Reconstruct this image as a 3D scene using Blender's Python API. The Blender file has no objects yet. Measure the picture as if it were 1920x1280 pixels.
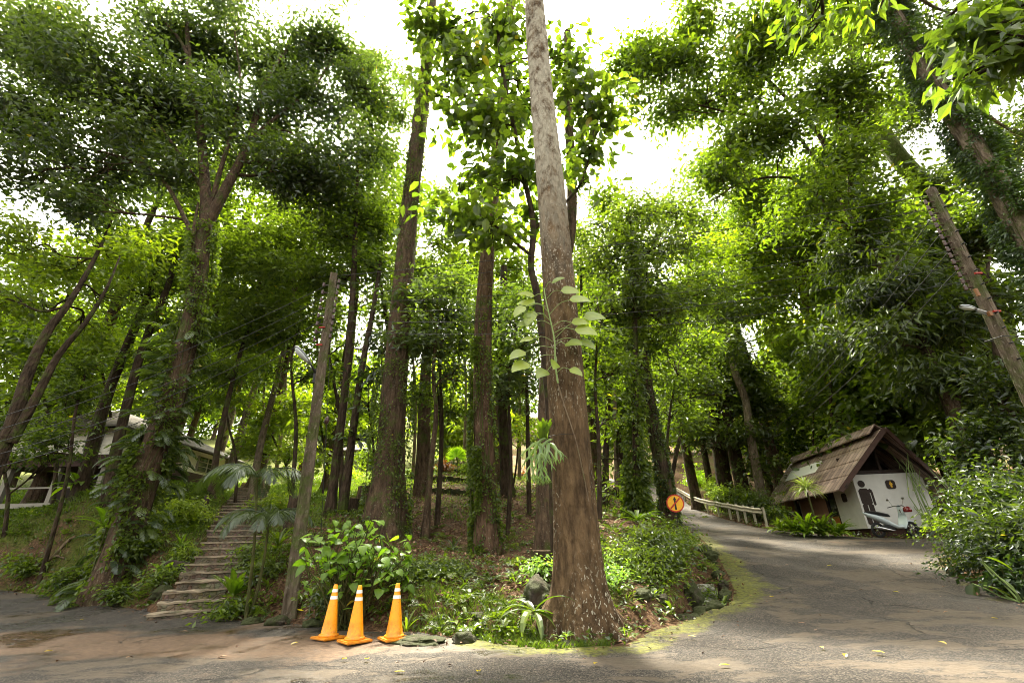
import bpy, bmesh, math, random
import numpy as np
from mathutils import Vector, Matrix, noise as mnoise
random.seed(7); rng = np.random.default_rng(11)
sc = bpy.context.scene; col = sc.collection
# ------------------------------------------------------------------ camera, sky, sun, exposure
H = 1.2; F = 853.; PIT = math.radians(24.2); ROLL = math.radians(1.36)
_r = np.array([1, 0, 0.]); _u = np.array([0, -math.sin(PIT), math.cos(PIT)]); FW = np.array([0, math.cos(PIT), math.sin(PIT)])
RT = math.cos(ROLL)*_r-math.sin(ROLL)*_u; UP = math.sin(ROLL)*_r+math.cos(ROLL)*_u; CAM = np.array([0, 0, H])
cd = bpy.data.cameras.new('camera'); cam = bpy.data.objects.new('camera', cd); col.objects.link(cam); sc.camera = cam
cd.sensor_width = 36; cd.lens = F/1920*36; cd.clip_end = 2000; cd.clip_start = 0.05
cam.matrix_world = Matrix(((RT[0], UP[0], -FW[0], 0), (RT[1], UP[1], -FW[1], 0), (RT[2], UP[2], -FW[2], H), (0, 0, 0, 1)))
SUN_EL, SUN_AZ = math.radians(62), math.radians(-7)     # azimuth from +Y towards +X
w = bpy.data.worlds.new('World'); sc.world = w; w.use_nodes = True
wn = w.node_tree.nodes; wl = w.node_tree.links; bg = wn['Background']
sky = wn.new('ShaderNodeTexSky'); sky.sky_type = 'NISHITA'; sky.sun_disc = False
sky.sun_elevation = SUN_EL; sky.sun_rotation = SUN_AZ; sky.air_density = 1.0; sky.dust_density = 6.0; sky.ozone_density = 1.0
hs = wn.new('ShaderNodeHueSaturation'); hs.inputs['Saturation'].default_value = 0.2
wm_ = wn.new('ShaderNodeMix'); wm_.data_type = 'RGBA'; wm_.blend_type = 'MULTIPLY'; wm_.inputs[0].default_value = 1; wm_.inputs[7].default_value = (1, .96, .83, 1)
wl.new(sky.outputs[0], hs.inputs['Color']); wl.new(hs.outputs[0], wm_.inputs[6]); wl.new(wm_.outputs[2], bg.inputs[0]); bg.inputs[1].default_value = 0.15
sd_ = bpy.data.lights.new('sun', 'SUN'); sd_.energy = 3.8; sd_.angle = math.radians(6); sd_.color = (1, .92, .74)
sun = bpy.data.objects.new('sun', sd_); col.objects.link(sun)
_sd = Vector((math.sin(SUN_AZ)*math.cos(SUN_EL), math.cos(SUN_AZ)*math.cos(SUN_EL), math.sin(SUN_EL)))
sun.rotation_euler = _sd.to_track_quat('Z', 'Y').to_euler()
sc.view_settings.view_transform = 'Standard'; sc.view_settings.look = 'None'
sc.view_settings.exposure = 2.85; sc.view_settings.gamma = 1
sc.render.engine = 'CYCLES'; cy = sc.cycles
cy.max_bounces = 8; cy.diffuse_bounces = 6; cy.glossy_bounces = 2; cy.transmission_bounces = 4; cy.transparent_max_bounces = 4; cy.volume_bounces = 0
cy.use_denoising = True; cy.denoising_prefilter = 'ACCURATE'; cy.filter_width = 1.0; cy.sample_clamp_indirect = 6; cy.caustics_reflective = False; cy.caustics_refractive = False
# ------------------------------------------------------------------ helpers
def ray(px, py): return FW*F+RT*(px-960)+UP*(640-py)
def P(px, py, Y):
    d = ray(px, py); return CAM+d*(Y/d[1])
def ppm(p): return F/(np.dot(np.asarray(p)-CAM, FW))
def tag(o, label=None, cat=None, group=None, kind=None):
    if label: o['label'] = label
    if cat: o['category'] = cat
    if group: o['group'] = group
    if kind: o['kind'] = kind
    return o
def empty(name, loc, label, cat, group=None, rz=0):
    o = bpy.data.objects.new(name, None); col.objects.link(o); o.location = [float(v) for v in loc]; o.rotation_euler = (0, 0, rz)
    o.empty_display_size = .2
    return tag(o, label, cat, group)
class MB:
    """collects vertices and faces; 't' is a per-vertex tint"""
    def __init__(s): s.v = []; s.f = {}; s.t = []; s.n = 0; s.m = {}
    def add(s, v, f, t=0.5, mi=0):
        v = np.asarray(v, float).reshape(-1, 3); f = np.asarray(f, int)
        s.v.append(v); s.f.setdefault(f.shape[1], []).append(f+s.n); s.m.setdefault(f.shape[1], []).append(np.full(len(f), mi))
        s.t.append(np.full(len(v), t, float) if np.isscalar(t) else np.asarray(t, float)); s.n += len(v)
    def addm(s, v, fl, t=.5, mi=0):
        """mixed face list"""
        v = np.asarray(v, float).reshape(-1, 3); d = {}
        for f in fl: d.setdefault(len(f), []).append(f)
        for k, L in d.items():
            s.f.setdefault(k, []).append(np.array(L)+s.n); s.m.setdefault(k, []).append(np.full(len(L), mi))
        s.v.append(v); s.t.append(np.full(len(v), t, float)); s.n += len(v)
    def build(s, name, mat, parent=None, smooth=False, attrs=None):
        me = bpy.data.meshes.new(name); o = bpy.data.objects.new(name, me); col.objects.link(o)
        if parent is not None: o.parent = parent; off = np.array(parent.location) if parent.get('_w', 1) else np.zeros(3)
        if s.n:
            V = np.concatenate(s.v)
            if parent is not None:
                p = parent; 
                M = Matrix.Identity(4)
                chain = []
                while p is not None: chain.append(p); p = p.parent
                for p in reversed(chain): M = M @ (Matrix.Translation(p.location) @ p.rotation_euler.to_matrix().to_4x4())
                Mi = np.array(M.inverted()); V = V @ Mi[:3, :3].T+Mi[:3, 3]
            me.vertices.add(len(V)); me.vertices.foreach_set('co', V.astype(np.float32).ravel())
            loops = []; tot = []; mi = []
            for k in s.f:
                a = np.concatenate(s.f[k]); loops.append(a.ravel()); tot.append(np.full(len(a), k)); mi.append(np.concatenate(s.m[k]))
            loops = np.concatenate(loops); tot = np.concatenate(tot); mi = np.concatenate(mi)
            me.loops.add(len(loops)); me.loops.foreach_set('vertex_index', loops.astype(np.int32))
            me.polygons.add(len(tot)); st = np.concatenate([[0], np.cumsum(tot)[:-1]])
            me.polygons.foreach_set('loop_start', st.astype(np.int32)); me.polygons.foreach_set('loop_total', tot.astype(np.int32))
            me.polygons.foreach_set('material_index', mi.astype(np.int32))
            me.polygons.foreach_set('use_smooth', np.full(len(tot), bool(smooth)))
            at = me.attributes.new('tint', 'FLOAT', 'POINT'); at.data.foreach_set('value', np.concatenate(s.t).astype(np.float32))
            for k, a in (attrs or {}).items():
                at = me.attributes.new(k, 'FLOAT', 'POINT'); at.data.foreach_set('value', np.asarray(a, np.float32))
            me.update(calc_edges=True); me.validate()
        for m in (mat if isinstance(mat, (list, tuple)) else [mat]): me.materials.append(m)
        return o
def nrm(v): v = np.asarray(v, float); return v/(np.linalg.norm(v, axis=-1, keepdims=True)+1e-9)
def tube(mb, pts, rad, n=10, t=.5, lob=None, cap=True, jit=0, mi=0):
    pts = np.asarray(pts, float); m = len(pts); rad = np.broadcast_to(np.asarray(rad, float), (m,))
    tan = nrm(np.gradient(pts, axis=0)); up = np.array([1, 0, 0.]) if abs(tan[0][0]) < .8 else np.array([0, 1., 0])
    a = np.linspace(0, 2*math.pi, n, endpoint=False); V = []
    x = nrm(up-tan[0]*np.dot(up, tan[0]))
    for i in range(m):
        x = nrm(x-tan[i]*np.dot(x, tan[i])); y = np.cross(tan[i], x)
        r = rad[i]*np.ones(n)
        if lob is not None: r = r*lob(i/(m-1), a, pts[i])
        if jit: r = r*(1+jit*rng.standard_normal(n))
        V.append(pts[i]+np.outer(np.cos(a)*r, x)+np.outer(np.sin(a)*r, y))
    V = np.concatenate(V); i, j = np.meshgrid(np.arange(m-1), np.arange(n), indexing='ij'); j2 = (j+1) % n
    f = np.stack([i*n+j, i*n+j2, (i+1)*n+j2, (i+1)*n+j], -1).reshape(-1, 4)
    mb.add(V, f, t, mi)
    if cap: mb.addm(V, [list(range(n-1, -1, -1)), [(m-1)*n+k for k in range(n)]], t if np.isscalar(t) else .5, mi)
def box(mb, c, s, rz=0, t=.5, R=None, mi=0, bev=0):
    c = np.asarray(c, float); s = np.asarray(s, float)/2
    if bev > 0:
        bm = bmesh.new(); bmesh.ops.create_cube(bm, size=1)
        for v in bm.verts: v.co = Vector((v.co.x*s[0]*2, v.co.y*s[1]*2, v.co.z*s[2]*2))
        bmesh.ops.bevel(bm, geom=bm.edges[:], offset=bev, segments=2, affect='EDGES')
        v = np.array([list(q.co) for q in bm.verts]); fl = [[q.index for q in f.verts] for f in bm.faces]; bm.free()
    else:
        v = np.array([[x, y, z] for x in (-1, 1) for y in (-1, 1) for z in (-1, 1)])*s
        fl = [[0, 1, 3, 2], [4, 6, 7, 5], [0, 4, 5, 1], [2, 3, 7, 6], [0, 2, 6, 4], [1, 5, 7, 3]]
    if R is None:
        cc, ss = math.cos(rz), math.sin(rz); R = np.array([[cc, -ss, 0], [ss, cc, 0], [0, 0, 1]])
    mb.addm(v@np.asarray(R).T+c, fl, t, mi)
def bar(mb, a, b, wx, wy, t=.5, mi=0):
    a = np.asarray(a, float); b = np.asarray(b, float); z = nrm(b-a); r = np.array([0, 0, 1.]) if abs(z[2]) < .9 else np.array([0, 1., 0])
    x = nrm(np.cross(r, z)); y = np.cross(z, x)
    box(mb, (a+b)/2, (wx, wy, np.linalg.norm(b-a)), R=np.stack([x, y, z], 1), t=t, mi=mi)
def prism(mb, poly, o, ex, ey, ez, d, t=.5, mi=0):
    """polygon in the plane ex,ey at o, pushed d along ez"""
    p = np.array([np.asarray(o)+np.asarray(ex)*a+np.asarray(ey)*b for a, b in poly]); n = len(p)
    V = np.concatenate([p, p+np.asarray(ez)*d])
    fl = [list(range(n))[::-1], list(range(n, 2*n))]+[[i, (i+1) % n, n+(i+1) % n, n+i] for i in range(n)]
    mb.addm(V, fl, t, mi)
def spline(pts, n):
    pts = np.asarray(pts, float); m = len(pts)
    if m == 2: return pts[0]+(pts[1]-pts[0])*np.linspace(0, 1, n)[:, None]
    q = np.vstack([2*pts[0]-pts[1], pts, 2*pts[-1]-pts[-2]]); out = []
    for u in np.linspace(0, m-1, n):
        i = min(int(u), m-2); s = u-i; a, b, c, d = q[i:i+4]
        out.append(.5*(2*b+(c-a)*s+(2*a-5*b+4*c-d)*s*s+(3*b-a-3*c+d)*s**3))
    return np.array(out)
# ------------------------------------------------------------------ materials
class NT:
    def __init__(s, name):
        s.m = bpy.data.materials.new(name); s.m.use_nodes = True; s.n = s.m.node_tree.nodes; s.l = s.m.node_tree.links; s.n.clear()
        s.out = s.n.new('ShaderNodeOutputMaterial')
    def N(s, typ, **kw):
        o = s.n.new(typ)
        for k, v in kw.items():
            if k in ('i',):
                for a, b in v.items():
                    if hasattr(b, 'is_linked') or isinstance(b, bpy.types.NodeSocket): s.l.new(b, o.inputs[a])
                    else: o.inputs[a].default_value = b
            else: setattr(o, k, v)
        return o
    def co(s, scale=(1, 1, 1)):
        c = s.N('ShaderNodeTexCoord').outputs['Object']
        return s.N('ShaderNodeMapping', i={0: c, 3: scale}).outputs[0]
    def noise(s, vec, sc_, det=4, rough=.55): return s.N('ShaderNodeTexNoise', i={'Vector': vec, 'Scale': sc_, 'Detail': det, 'Roughness': rough}).outputs[0]
    def vor(s, vec, sc_, feat='F1', out=0): return s.N('ShaderNodeTexVoronoi', feature=feat, i={'Vector': vec, 'Scale': sc_}).outputs[out]
    def ramp(s, x, a, b, ca=(0, 0, 0, 1), cb=(1, 1, 1, 1)):
        r = s.N('ShaderNodeValToRGB', i={0: x}); e = r.color_ramp.elements; e[0].position = a; e[1].position = b; e[0].color = ca; e[1].color = cb
        return r.outputs[0]
    def mix(s, f, a, b, mode='MIX'):
        o = s.N('ShaderNodeMix', data_type='RGBA', blend_type=mode)
        for k, v in ((0, f), (6, a), (7, b)):
            if isinstance(v, bpy.types.NodeSocket): s.l.new(v, o.inputs[k])
            else: o.inputs[k].default_value = v if k == 0 or len(v) == 4 else (*v, 1)
        return o.outputs[2]
    def math(s, op, a, b=0.):
        return s.N('ShaderNodeMath', operation=op, i={0: a, 1: b}).outputs[0]
    def attr(s, n): return s.N('ShaderNodeAttribute', attribute_name=n).outputs['Fac']
    def bump(s, h, d=.05, st=1): return s.N('ShaderNodeBump', i={'Height': h, 'Distance': d, 'Strength': st}).outputs[0]
    def pr(s, colr, rough=.8, bump=None, spec=.3, metal=0, **kw):
        b = s.N('ShaderNodeBsdfPrincipled', i={'Roughness': rough, 'Specular IOR Level': spec, 'Metallic': metal})
        if isinstance(colr, bpy.types.NodeSocket): s.l.new(colr, b.inputs[0])
        else: b.inputs[0].default_value = (*colr[:3], 1)
        if bump is not None: s.l.new(bump, b.inputs['Normal'])
        for k, v in kw.items(): b.inputs[k].default_value = v
        s.l.new(b.outputs[0], s.out.inputs[0]); return s.m
MATS = {}
def leafmat(name, c1, c2, c3=None, tr=.45, gl=.07, rough=.38):
    t = NT(name); a = t.attr('tint')
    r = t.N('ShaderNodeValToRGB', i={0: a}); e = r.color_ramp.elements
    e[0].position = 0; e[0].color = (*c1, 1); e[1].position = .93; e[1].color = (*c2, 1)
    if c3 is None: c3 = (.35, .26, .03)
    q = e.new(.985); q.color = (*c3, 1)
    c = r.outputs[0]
    n = t.noise(t.co(), .35, 2); c = t.mix(1, c, t.ramp(n, .3, .7, (.72, .72, .72, 1), (1.25, 1.25, 1.2, 1)), 'MULTIPLY')
    d = t.N('ShaderNodeBsdfDiffuse', i={0: c})
    tc = t.mix(1, c, (2.15, 2.5, .6, 1), 'MULTIPLY')
    tb = t.N('ShaderNodeBsdfTranslucent', i={0: tc})
    m = t.N('ShaderNodeMixShader', i={0: tr, 1: d.outputs[0], 2: tb.outputs[0]})
    g = t.N('ShaderNodeBsdfGlossy', i={0: (.9, .95, 1, 1), 1: rough})
    m2 = t.N('ShaderNodeMixShader', i={0: gl, 1: m.outputs[0], 2: g.outputs[0]})
    t.l.new(m2.outputs[0], t.out.inputs[0]); MATS[name] = t.m; return t.m
leafmat('leaf_bush', (.055, .11, .014), (.13, .21, .025), tr=.42, gl=.02)
leafmat('leaf_dark', (.018, .030, .007), (.09, .118, .015), tr=.42, gl=.045)
leafmat('leaf_mid', (.032, .052, .009), (.125, .165, .018), tr=.46, gl=.035)
leafmat('leaf_lime', (.075, .11, .010), (.19, .23, .015), tr=.52, gl=.05)  # yellow-green glow of backlit foliage put into the leaf colour
leafmat('leaf_big', (.045, .072, .014), (.13, .165, .028), tr=.46, gl=.04)
leafmat('leaf_grey', (.022, .037, .012), (.09, .12, .026), tr=.42, gl=.055)
leafmat('leaf_glossy', (.02, .04, .008), (.065, .105, .015), tr=.3, gl=.05, rough=.4)
leafmat('leaf_fern', (.07, .12, .012), (.17, .24, .018), tr=.45, gl=.05)
leafmat('leaf_pale', (.12, .2, .05), (.24, .34, .09), tr=.4, gl=.06)
leafmat('leaf_climber', (.12, .17, .02), (.27, .32, .05), tr=.4, gl=.05)
leafmat('leaf_staghorn', (.08, .13, .035), (.16, .22, .06), tr=.3, gl=.04)
leafmat('leaf_red', (.08, .03, .015), (.28, .09, .02), tr=.3)
leafmat('leaf_fanpalm', (.14, .22, .012), (.24, .33, .018), tr=.55)
leafmat('leaf_cover', (.03, .05, .009), (.105, .14, .018), tr=.35, gl=.05)
leafmat('grass_blade', (.07, .11, .015), (.15, .2, .03), tr=.35, gl=.03)
leafmat('leaf_variegated', (.3, .36, .15), (.5, .52, .28), tr=.3, gl=.06)
def litter():
    t = NT('dry_leaf'); r = t.N('ShaderNodeValToRGB', i={0: t.attr('tint')}); e = r.color_ramp.elements
    e[0].color = (.06, .03, .016, 1); e[1].color = (.34, .21, .13, 1); q = e.new(.5); q.color = (.14, .07, .04, 1)
    MATS['dry_leaf'] = t.pr(r.outputs[0], .7)
litter()
def simple(name, c, rough=.6, spec=.3, metal=0, nz=0, nsc=8, bmp=0):
    t = NT(name); cc = c; b = None
    if nz:
        n = t.noise(t.co(), nsc, 5); cc = t.mix(1, (*c, 1), t.ramp(n, .25, .75, (1-nz,)*3+(1,), (1+nz*.6,)*3+(1,)), 'MULTIPLY')
        if bmp: b = t.bump(n, bmp)
    MATS[name] = t.pr(cc, rough, b, spec, metal); return MATS[name]
def bark(name, c1, c2, fleck=.0, fcol=(.5, .48, .4), moss=0., vs=.25, topgrey=False):
    t = NT(name); v = t.co((1, 1, vs)); n1 = t.noise(v, 9, 6, .65); n2 = t.noise(t.co(), 1.3, 4); n3 = t.noise(v, 30, 4, .6)
    c = t.mix(t.ramp(n1, .35, .65), (*c1, 1), (*c2, 1)); c = t.mix(t.ramp(n2, .4, .7), c, t.mix(1, c, (.62, .6, .6, 1), 'MULTIPLY'))
    if moss: c = t.mix(t.math('MULTIPLY', t.ramp(t.noise(t.co(), 2.2, 5, .65), .62-moss*.3, .72-moss*.2), .85), c, (.06, .085, .015, 1))
    if fleck:
        wv = t.N('ShaderNodeVectorMath', operation='ADD', i={0: t.co((1, 1, .55)), 1: t.N('ShaderNodeTexNoise', i={'Vector': t.co(), 'Scale': 6., 'Detail': 3.}).outputs[1]}).outputs[0]
        big = t.noise(t.co((1, 1, .5)), 1.1, 3)
        f1 = t.math('MULTIPLY', t.ramp(t.noise(t.co((1, 1, .5)), 34, 3, .5), .655-.05*fleck, .68-.05*fleck), t.ramp(big, .44, .6))
        f2 = t.ramp(t.noise(wv, 9, 5, .7), .63, .655)
        zz = t.N('ShaderNodeSeparateXYZ', i={0: t.co()}).outputs[2]
        if topgrey:
            f2 = t.math('MULTIPLY', f2, t.N('ShaderNodeMapRange', i={0: zz, 1: 3., 2: 6., 3: .05, 4: 1.}).outputs[0])
            f3 = t.math('MULTIPLY', t.ramp(t.noise(t.co((1, 1, .6)), 3.5, 6, .72), .38, .52), t.N('ShaderNodeMapRange', i={0: zz, 1: 5.5, 2: 9.5, 3: 0., 4: .95}).outputs[0])
            f2 = t.math('MAXIMUM', f2, f3)
        c = t.mix(t.math('MULTIPLY', t.math('MAXIMUM', f1, f2), .85), c, (*fcol, 1))
    h = t.math('ADD', n1, t.math('MULTIPLY', n3, .5))
    MATS[name] = t.pr(c, .9, t.bump(t.math('ADD', h, t.math('MULTIPLY', t.vor(t.co((1, 1, .3)), 14), .6)), .11, 1), .15)
bark('bark_spotted', (.06, .038, .02), (.18, .115, .06), 1, (.46, .42, .33), 0, topgrey=True)
bark('bark_brown', (.045, .030, .019), (.14, .092, .058), .3, (.25, .22, .16), .35)
bark('bark_red', (.065, .038, .023), (.17, .105, .065), .2, (.3, .26, .2), .2)
bark('bark_dark', (.028, .019, .012), (.085, .058, .038), 0, moss=.35)
bark('bark_pale', (.12, .09, .06), (.27, .21, .15), .5, (.45, .42, .35), .3)
bark('bark_mossy', (.06, .05, .02), (.14, .11, .05), 0, moss=1.2)
bark('root_wood', (.12, .08, .05), (.27, .2, .13), 0, moss=.3)
bark('concrete_pole', (.07, .052, .035), (.18, .14, .10), .4, (.24, .21, .17), .55, vs=.12)
bark('stem_green', (.05, .06, .02), (.12, .11, .04), 0, moss=.4)
simple('petiole', (.22, .3, .1), .5)
simple('insulator', (.05, .02, .016), .3, .5); simple('wire', (.02, .02, .02), .5); simple('red_tag', (.3, .025, .015), .5)
simple('lamp_metal', (.32, .34, .36), .35, .5, .5); simple('lamp_glass', (.55, .6, .62), .15, .6); simple('orange_bracket', (.2, .09, .035), .6)
simple('white_tape', (.78, .78, .76), .35, .5, nz=.12, nsc=20)
simple('black_paint', (.015, .014, .013), .5); simple('sign_red', (.42, .03, .012), .45); simple('sign_orange', (.85, .42, .02), .45, nz=.12, nsc=14)
simple('galv_steel', (.42, .38, .28), .6, .3, 0, .35, 9); simple('white_wall', (.62, .6, .56), .8, nz=.12, nsc=3)
simple('wall_pink', (.32, .17, .12), .8, nz=.2, nsc=3); simple('dark_wood', (.028, .016, .011), .6, nz=.4, nsc=12)
simple('red_fascia', (.06, .026, .018), .6, nz=.3, nsc=8); simple('plinth_dark', (.05, .022, .014), .8, nz=.3); simple('door_orange', (.36, .12, .025), .5, nz=.2)
simple('glass_dark', (.03, .035, .035), .08, .7); simple('frame_grey', (.26, .24, .2), .6); simple('skylight', (.95, .95, .9), .2, .9)
simple('yellow_paint', (.62, .36, .02), .5); simple('scooter_white', (.55, .62, .64), .22, .6); simple('rubber', (.015, .015, .015), .7)
simple('helmet_red', (.16, .008, .008), .2, .6); simple('chrome', (.6, .6, .6), .15, .5, .9); simple('grey_roof', (.08, .068, .056), .8, nz=.3, nsc=6)
simple('brown_band', (.05, .024, .018), .7, nz=.3, nsc=10); simple('cream_wall', (.72, .69, .6), .8, nz=.15); simple('blue_paint', (.04, .1, .16), .5)
simple('lime_wall', (.28, .3, .2), .8, nz=.1); simple('fresh_wood', (.45, .22, .08), .8)
def conemat():
    t = NT('cone_orange'); n = t.noise(t.co(), 9, 6, .7); z = t.N('ShaderNodeSeparateXYZ', i={0: t.co()}).outputs[2]
    low = t.N('ShaderNodeMapRange', i={0: z, 1: .3, 2: 0., 3: 0., 4: .3}).outputs[0]
    f = t.ramp(t.math('ADD', n, low), .5, .8); c = t.mix(t.math('MULTIPLY', f, .8), (.86, .33, .007, 1), (.42, .15, .014, 1))
    n2 = t.ramp(t.noise(t.co((1, 1, .3)), 60, 3), .66, .74); c = t.mix(n2, c, (.25, .09, .02, 1))
    MATS['cone_orange'] = t.pr(c, .42, t.bump(n, .004), .4)
conemat()
def rooftile():
    t = NT('roof_board'); v = t.co((5.0, .5, 5.0)); uvz = t.co()
    s = t.N('ShaderNodeSeparateXYZ', i={0: uvz}); y = s.outputs[1]
    # boards run down the slope: stripes along local y
    b = t.N('ShaderNodeTexNoise', noise_dimensions='1D', i={'W': t.math('ADD', t.math('MULTIPLY', t.math('FLOOR', t.math('MULTIPLY', y, 3.4)), 3.7), t.math('MULTIPLY', t.math('FLOOR', t.math('MULTIPLY', s.outputs[2], 1.87)), 11.3)), 'Scale': 5.}).outputs[0]
    fr = t.math('FRACT', t.math('MULTIPLY', y, 3.4)); groove = t.math('LESS_THAN', fr, .14)
    n = t.noise(v, 3, 5, .65)
    c = t.mix(t.ramp(b, .35, .65), (.13, .082, .066, 1), (.36, .26, .21, 1)); c = t.mix(t.ramp(n, .5, .8), c, (.30, .21, .16, 1))
    c = t.mix(t.math('MULTIPLY', groove, .8), c, (.03, .015, .012, 1))
    MATS['roof_board'] = t.pr(c, .45, t.bump(t.math('SUBTRACT', n, t.math('MULTIPLY', groove, 2.)), .008), .45)
rooftile()
def stonemat():
    t = NT('step_stone'); v = t.co(); vo = t.vor(v, 11, 'DISTANCE_TO_EDGE'); n = t.noise(v, 5, 6, .65); vc = t.N('ShaderNodeTexVoronoi', i={'Vector': v, 'Scale': 11.}).outputs[1]
    c = t.mix(t.ramp(n, .3, .7), (.075, .056, .036, 1), (.22, .175, .12, 1)); c = t.mix(.25, c, t.mix(1, c, vc, 'MULTIPLY'))
    c = t.mix(t.ramp(vo, .0, .06, (1, 1, 1, 1), (0, 0, 0, 1)), c, (.16, .13, .10, 1))
    c = t.mix(t.ramp(t.noise(v, 1.7, 5, .65), .56, .68), c, (.06, .075, .02, 1))
    MATS['step_stone'] = t.pr(c, .85, t.bump(t.math('ADD', t.math('MULTIPLY', t.ramp(vo, 0, .15), .7), n), .03), .3)
stonemat()
def rockmat():
    t = NT('boulder'); v = t.co(); n = t.noise(v, 4, 7, .65); c = t.mix(t.ramp(n, .35, .7), (.014, .010, .007, 1), (.075, .055, .038, 1))
    c = t.mix(t.ramp(t.noise(v, 2.3, 5, .7), .36, .5), c, (.035, .042, .011, 1)); MATS['boulder'] = t.pr(c, .8, t.bump(t.math('ADD', n, t.math('MULTIPLY', t.noise(v, 25, 5, .7), .4)), .09), .3)
rockmat()
simple('sunlit_tread_stone', (.25, .20, .14), .8, nz=.6, nsc=5, bmp=.02)  # lighter than the step stone: sunlight on the treads put into the colour
def roadmat():
    t = NT('road_asphalt'); v = t.co(); mo = t.attr('moss'); di = t.attr('dirt'); ex = t.attr('edge')
    agg = t.N('ShaderNodeTexVoronoi', i={'Vector': v, 'Scale': 70.}); ac = agg.outputs[1]; ad = agg.outputs[0]
    acr = t.N('ShaderNodeSeparateColor', i={0: ac}).outputs[0]
    stone = t.mix(t.ramp(acr, .5, .95), (.016, .013, .011, 1), (.088, .074, .06, 1))
    n = t.noise(v, 1.1, 6, .62); n2 = t.noise(v, .45, 5, .6); nf = t.noise(v, 14, 5, .7)
    c = t.mix(t.ramp(n, .3, .75), stone, t.mix(1, stone, (1.5, 1.42, 1.3, 1), 'MULTIPLY'))
    smooth = t.ramp(t.noise(t.co((.55, 1, 1)), .95, 7, .68), .51, .545)          # worn tan patches
    c = t.mix(t.math('MULTIPLY', smooth, .88), c, t.mix(t.ramp(nf, .3, .7), (.042, .031, .021, 1), (.088, .066, .044, 1)))
    dm = t.ramp(t.math('ADD', t.math('MULTIPLY', di, .75), t.math('SUBTRACT', t.noise(v, .9, 7, .66), .5)), .36, .5)
    c = t.mix(dm, c, t.mix(t.ramp(nf, .3, .7), (.055, .033, .02, 1), (.14, .088, .052, 1)))
    mm = t.ramp(t.math('ADD', mo, t.math('MULTIPLY', t.math('SUBTRACT', t.noise(v, 1.9, 8, .74), .5), 2.6)), .5, .8)
    c = t.mix(t.math('MULTIPLY', mm, .9), c, t.mix(t.ramp(nf, .35, .65), (.035, .038, .008, 1), (.15, .15, .010, 1)))
    # cracks
    ck = t.N('ShaderNodeTexVoronoi', feature='DISTANCE_TO_EDGE', i={'Vector': t.N('ShaderNodeVectorMath', operation='ADD', i={0: v, 1: t.N('ShaderNodeTexNoise', i={'Vector': v, 'Scale': 1.6, 'Detail': 5.}).outputs[1]}).outputs[0], 'Scale': .55}).outputs[0]
    cm = t.math('MULTIPLY', t.ramp(ck, .004, .017, (1, 1, 1, 1), (0, 0, 0, 1)), t.ramp(t.noise(v, .6, 3), .48, .58))
    c = t.mix(t.math('MULTIPLY', cm, .8), c, (.015, .012, .01, 1))
    wet = t.math('MULTIPLY', t.ramp(t.noise(v, .7, 5, .6), .5, .6), t.attr('wet'))
    c = t.mix(wet, c, t.mix(1, c, (.55, .52, .5, 1), 'MULTIPLY'))
    ro = t.math('SUBTRACT', .82, t.math('MULTIPLY', wet, .55))
    h = t.math('ADD', t.math('MULTIPLY', t.math('SUBTRACT', 1., ad), t.math('SUBTRACT', 1.1, t.math('MAXIMUM', smooth, dm))), t.math('SUBTRACT', t.math('MULTIPLY', nf, .9), t.math('MULTIPLY', cm, 2.)))
    MATS['road_asphalt'] = t.pr(c, ro, t.bump(h, .016), .4)
roadmat()
def hillmat():
    t = NT('hillside_soil'); v = t.co(); g = t.attr('green'); n = t.noise(v, 3, 7, .68); nf = t.noise(v, 22, 5, .7)
    vo = t.N('ShaderNodeTexVoronoi', i={'Vector': v, 'Scale': 16.}); vr = t.N('ShaderNodeSeparateColor', i={0: vo.outputs[1]}).outputs[0]
    soil = t.mix(t.ramp(n, .3, .7), (.028, .017, .010, 1), (.095, .056, .032, 1))
    lit = t.N('ShaderNodeValToRGB', i={0: vr}); e = lit.color_ramp.elements; e[0].color = (.06, .028, .015, 1); e[1].color = (.26, .16, .09, 1)
    c = t.mix(t.math('MULTIPLY', t.ramp(nf, .42, .55), .6), soil, lit.outputs[0])
    gm = t.ramp(t.math('ADD', g, t.math('MULTIPLY', t.math('SUBTRACT', t.noise(v, 1.4, 7, .7), .5), 2.)), .45, .8)
    c = t.mix(t.math('MULTIPLY', gm, .85), c, t.mix(t.ramp(nf, .3, .7), (.03, .045, .01, 1), (.11, .13, .02, 1)))
    MATS['hillside_soil'] = t.pr(c, .95, t.bump(t.math('ADD', n, nf), .05), .1)
hillmat()
# ------------------------------------------------------------------ terrain
class TPS:
    def __init__(s, pts, lam=.05):
        p = np.array(pts, float); s.p = p[:, :2]; n = len(p); K = s.k(s.p, s.p)+lam*np.eye(n)*n*.02
        A = np.zeros((n+3, n+3)); A[:n, :n] = K; A[:n, n] = 1; A[:n, n+1:] = s.p; A[n, :n] = 1; A[n+1:, :n] = s.p.T
        s.w = np.linalg.solve(A, np.concatenate([p[:, 2], [0, 0, 0]]))
    def k(s, a, b):
        r2 = ((a[:, None]-b[None])**2).sum(-1); return np.where(r2 > 0, r2*np.log(r2+1e-12), 0)/2
    def __call__(s, x, y):
        q = np.stack([np.ravel(x), np.ravel(y)], 1).astype(float); n = len(s.p); out = []
        for i in range(0, len(q), 20000): b = q[i:i+20000]; out.append(s.k(b, s.p)@s.w[:n]+s.w[n]+b@s.w[n+1:])
        return np.concatenate(out).reshape(np.shape(x))
def W(*a): return [list(P(*q)) for q in a]
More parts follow.
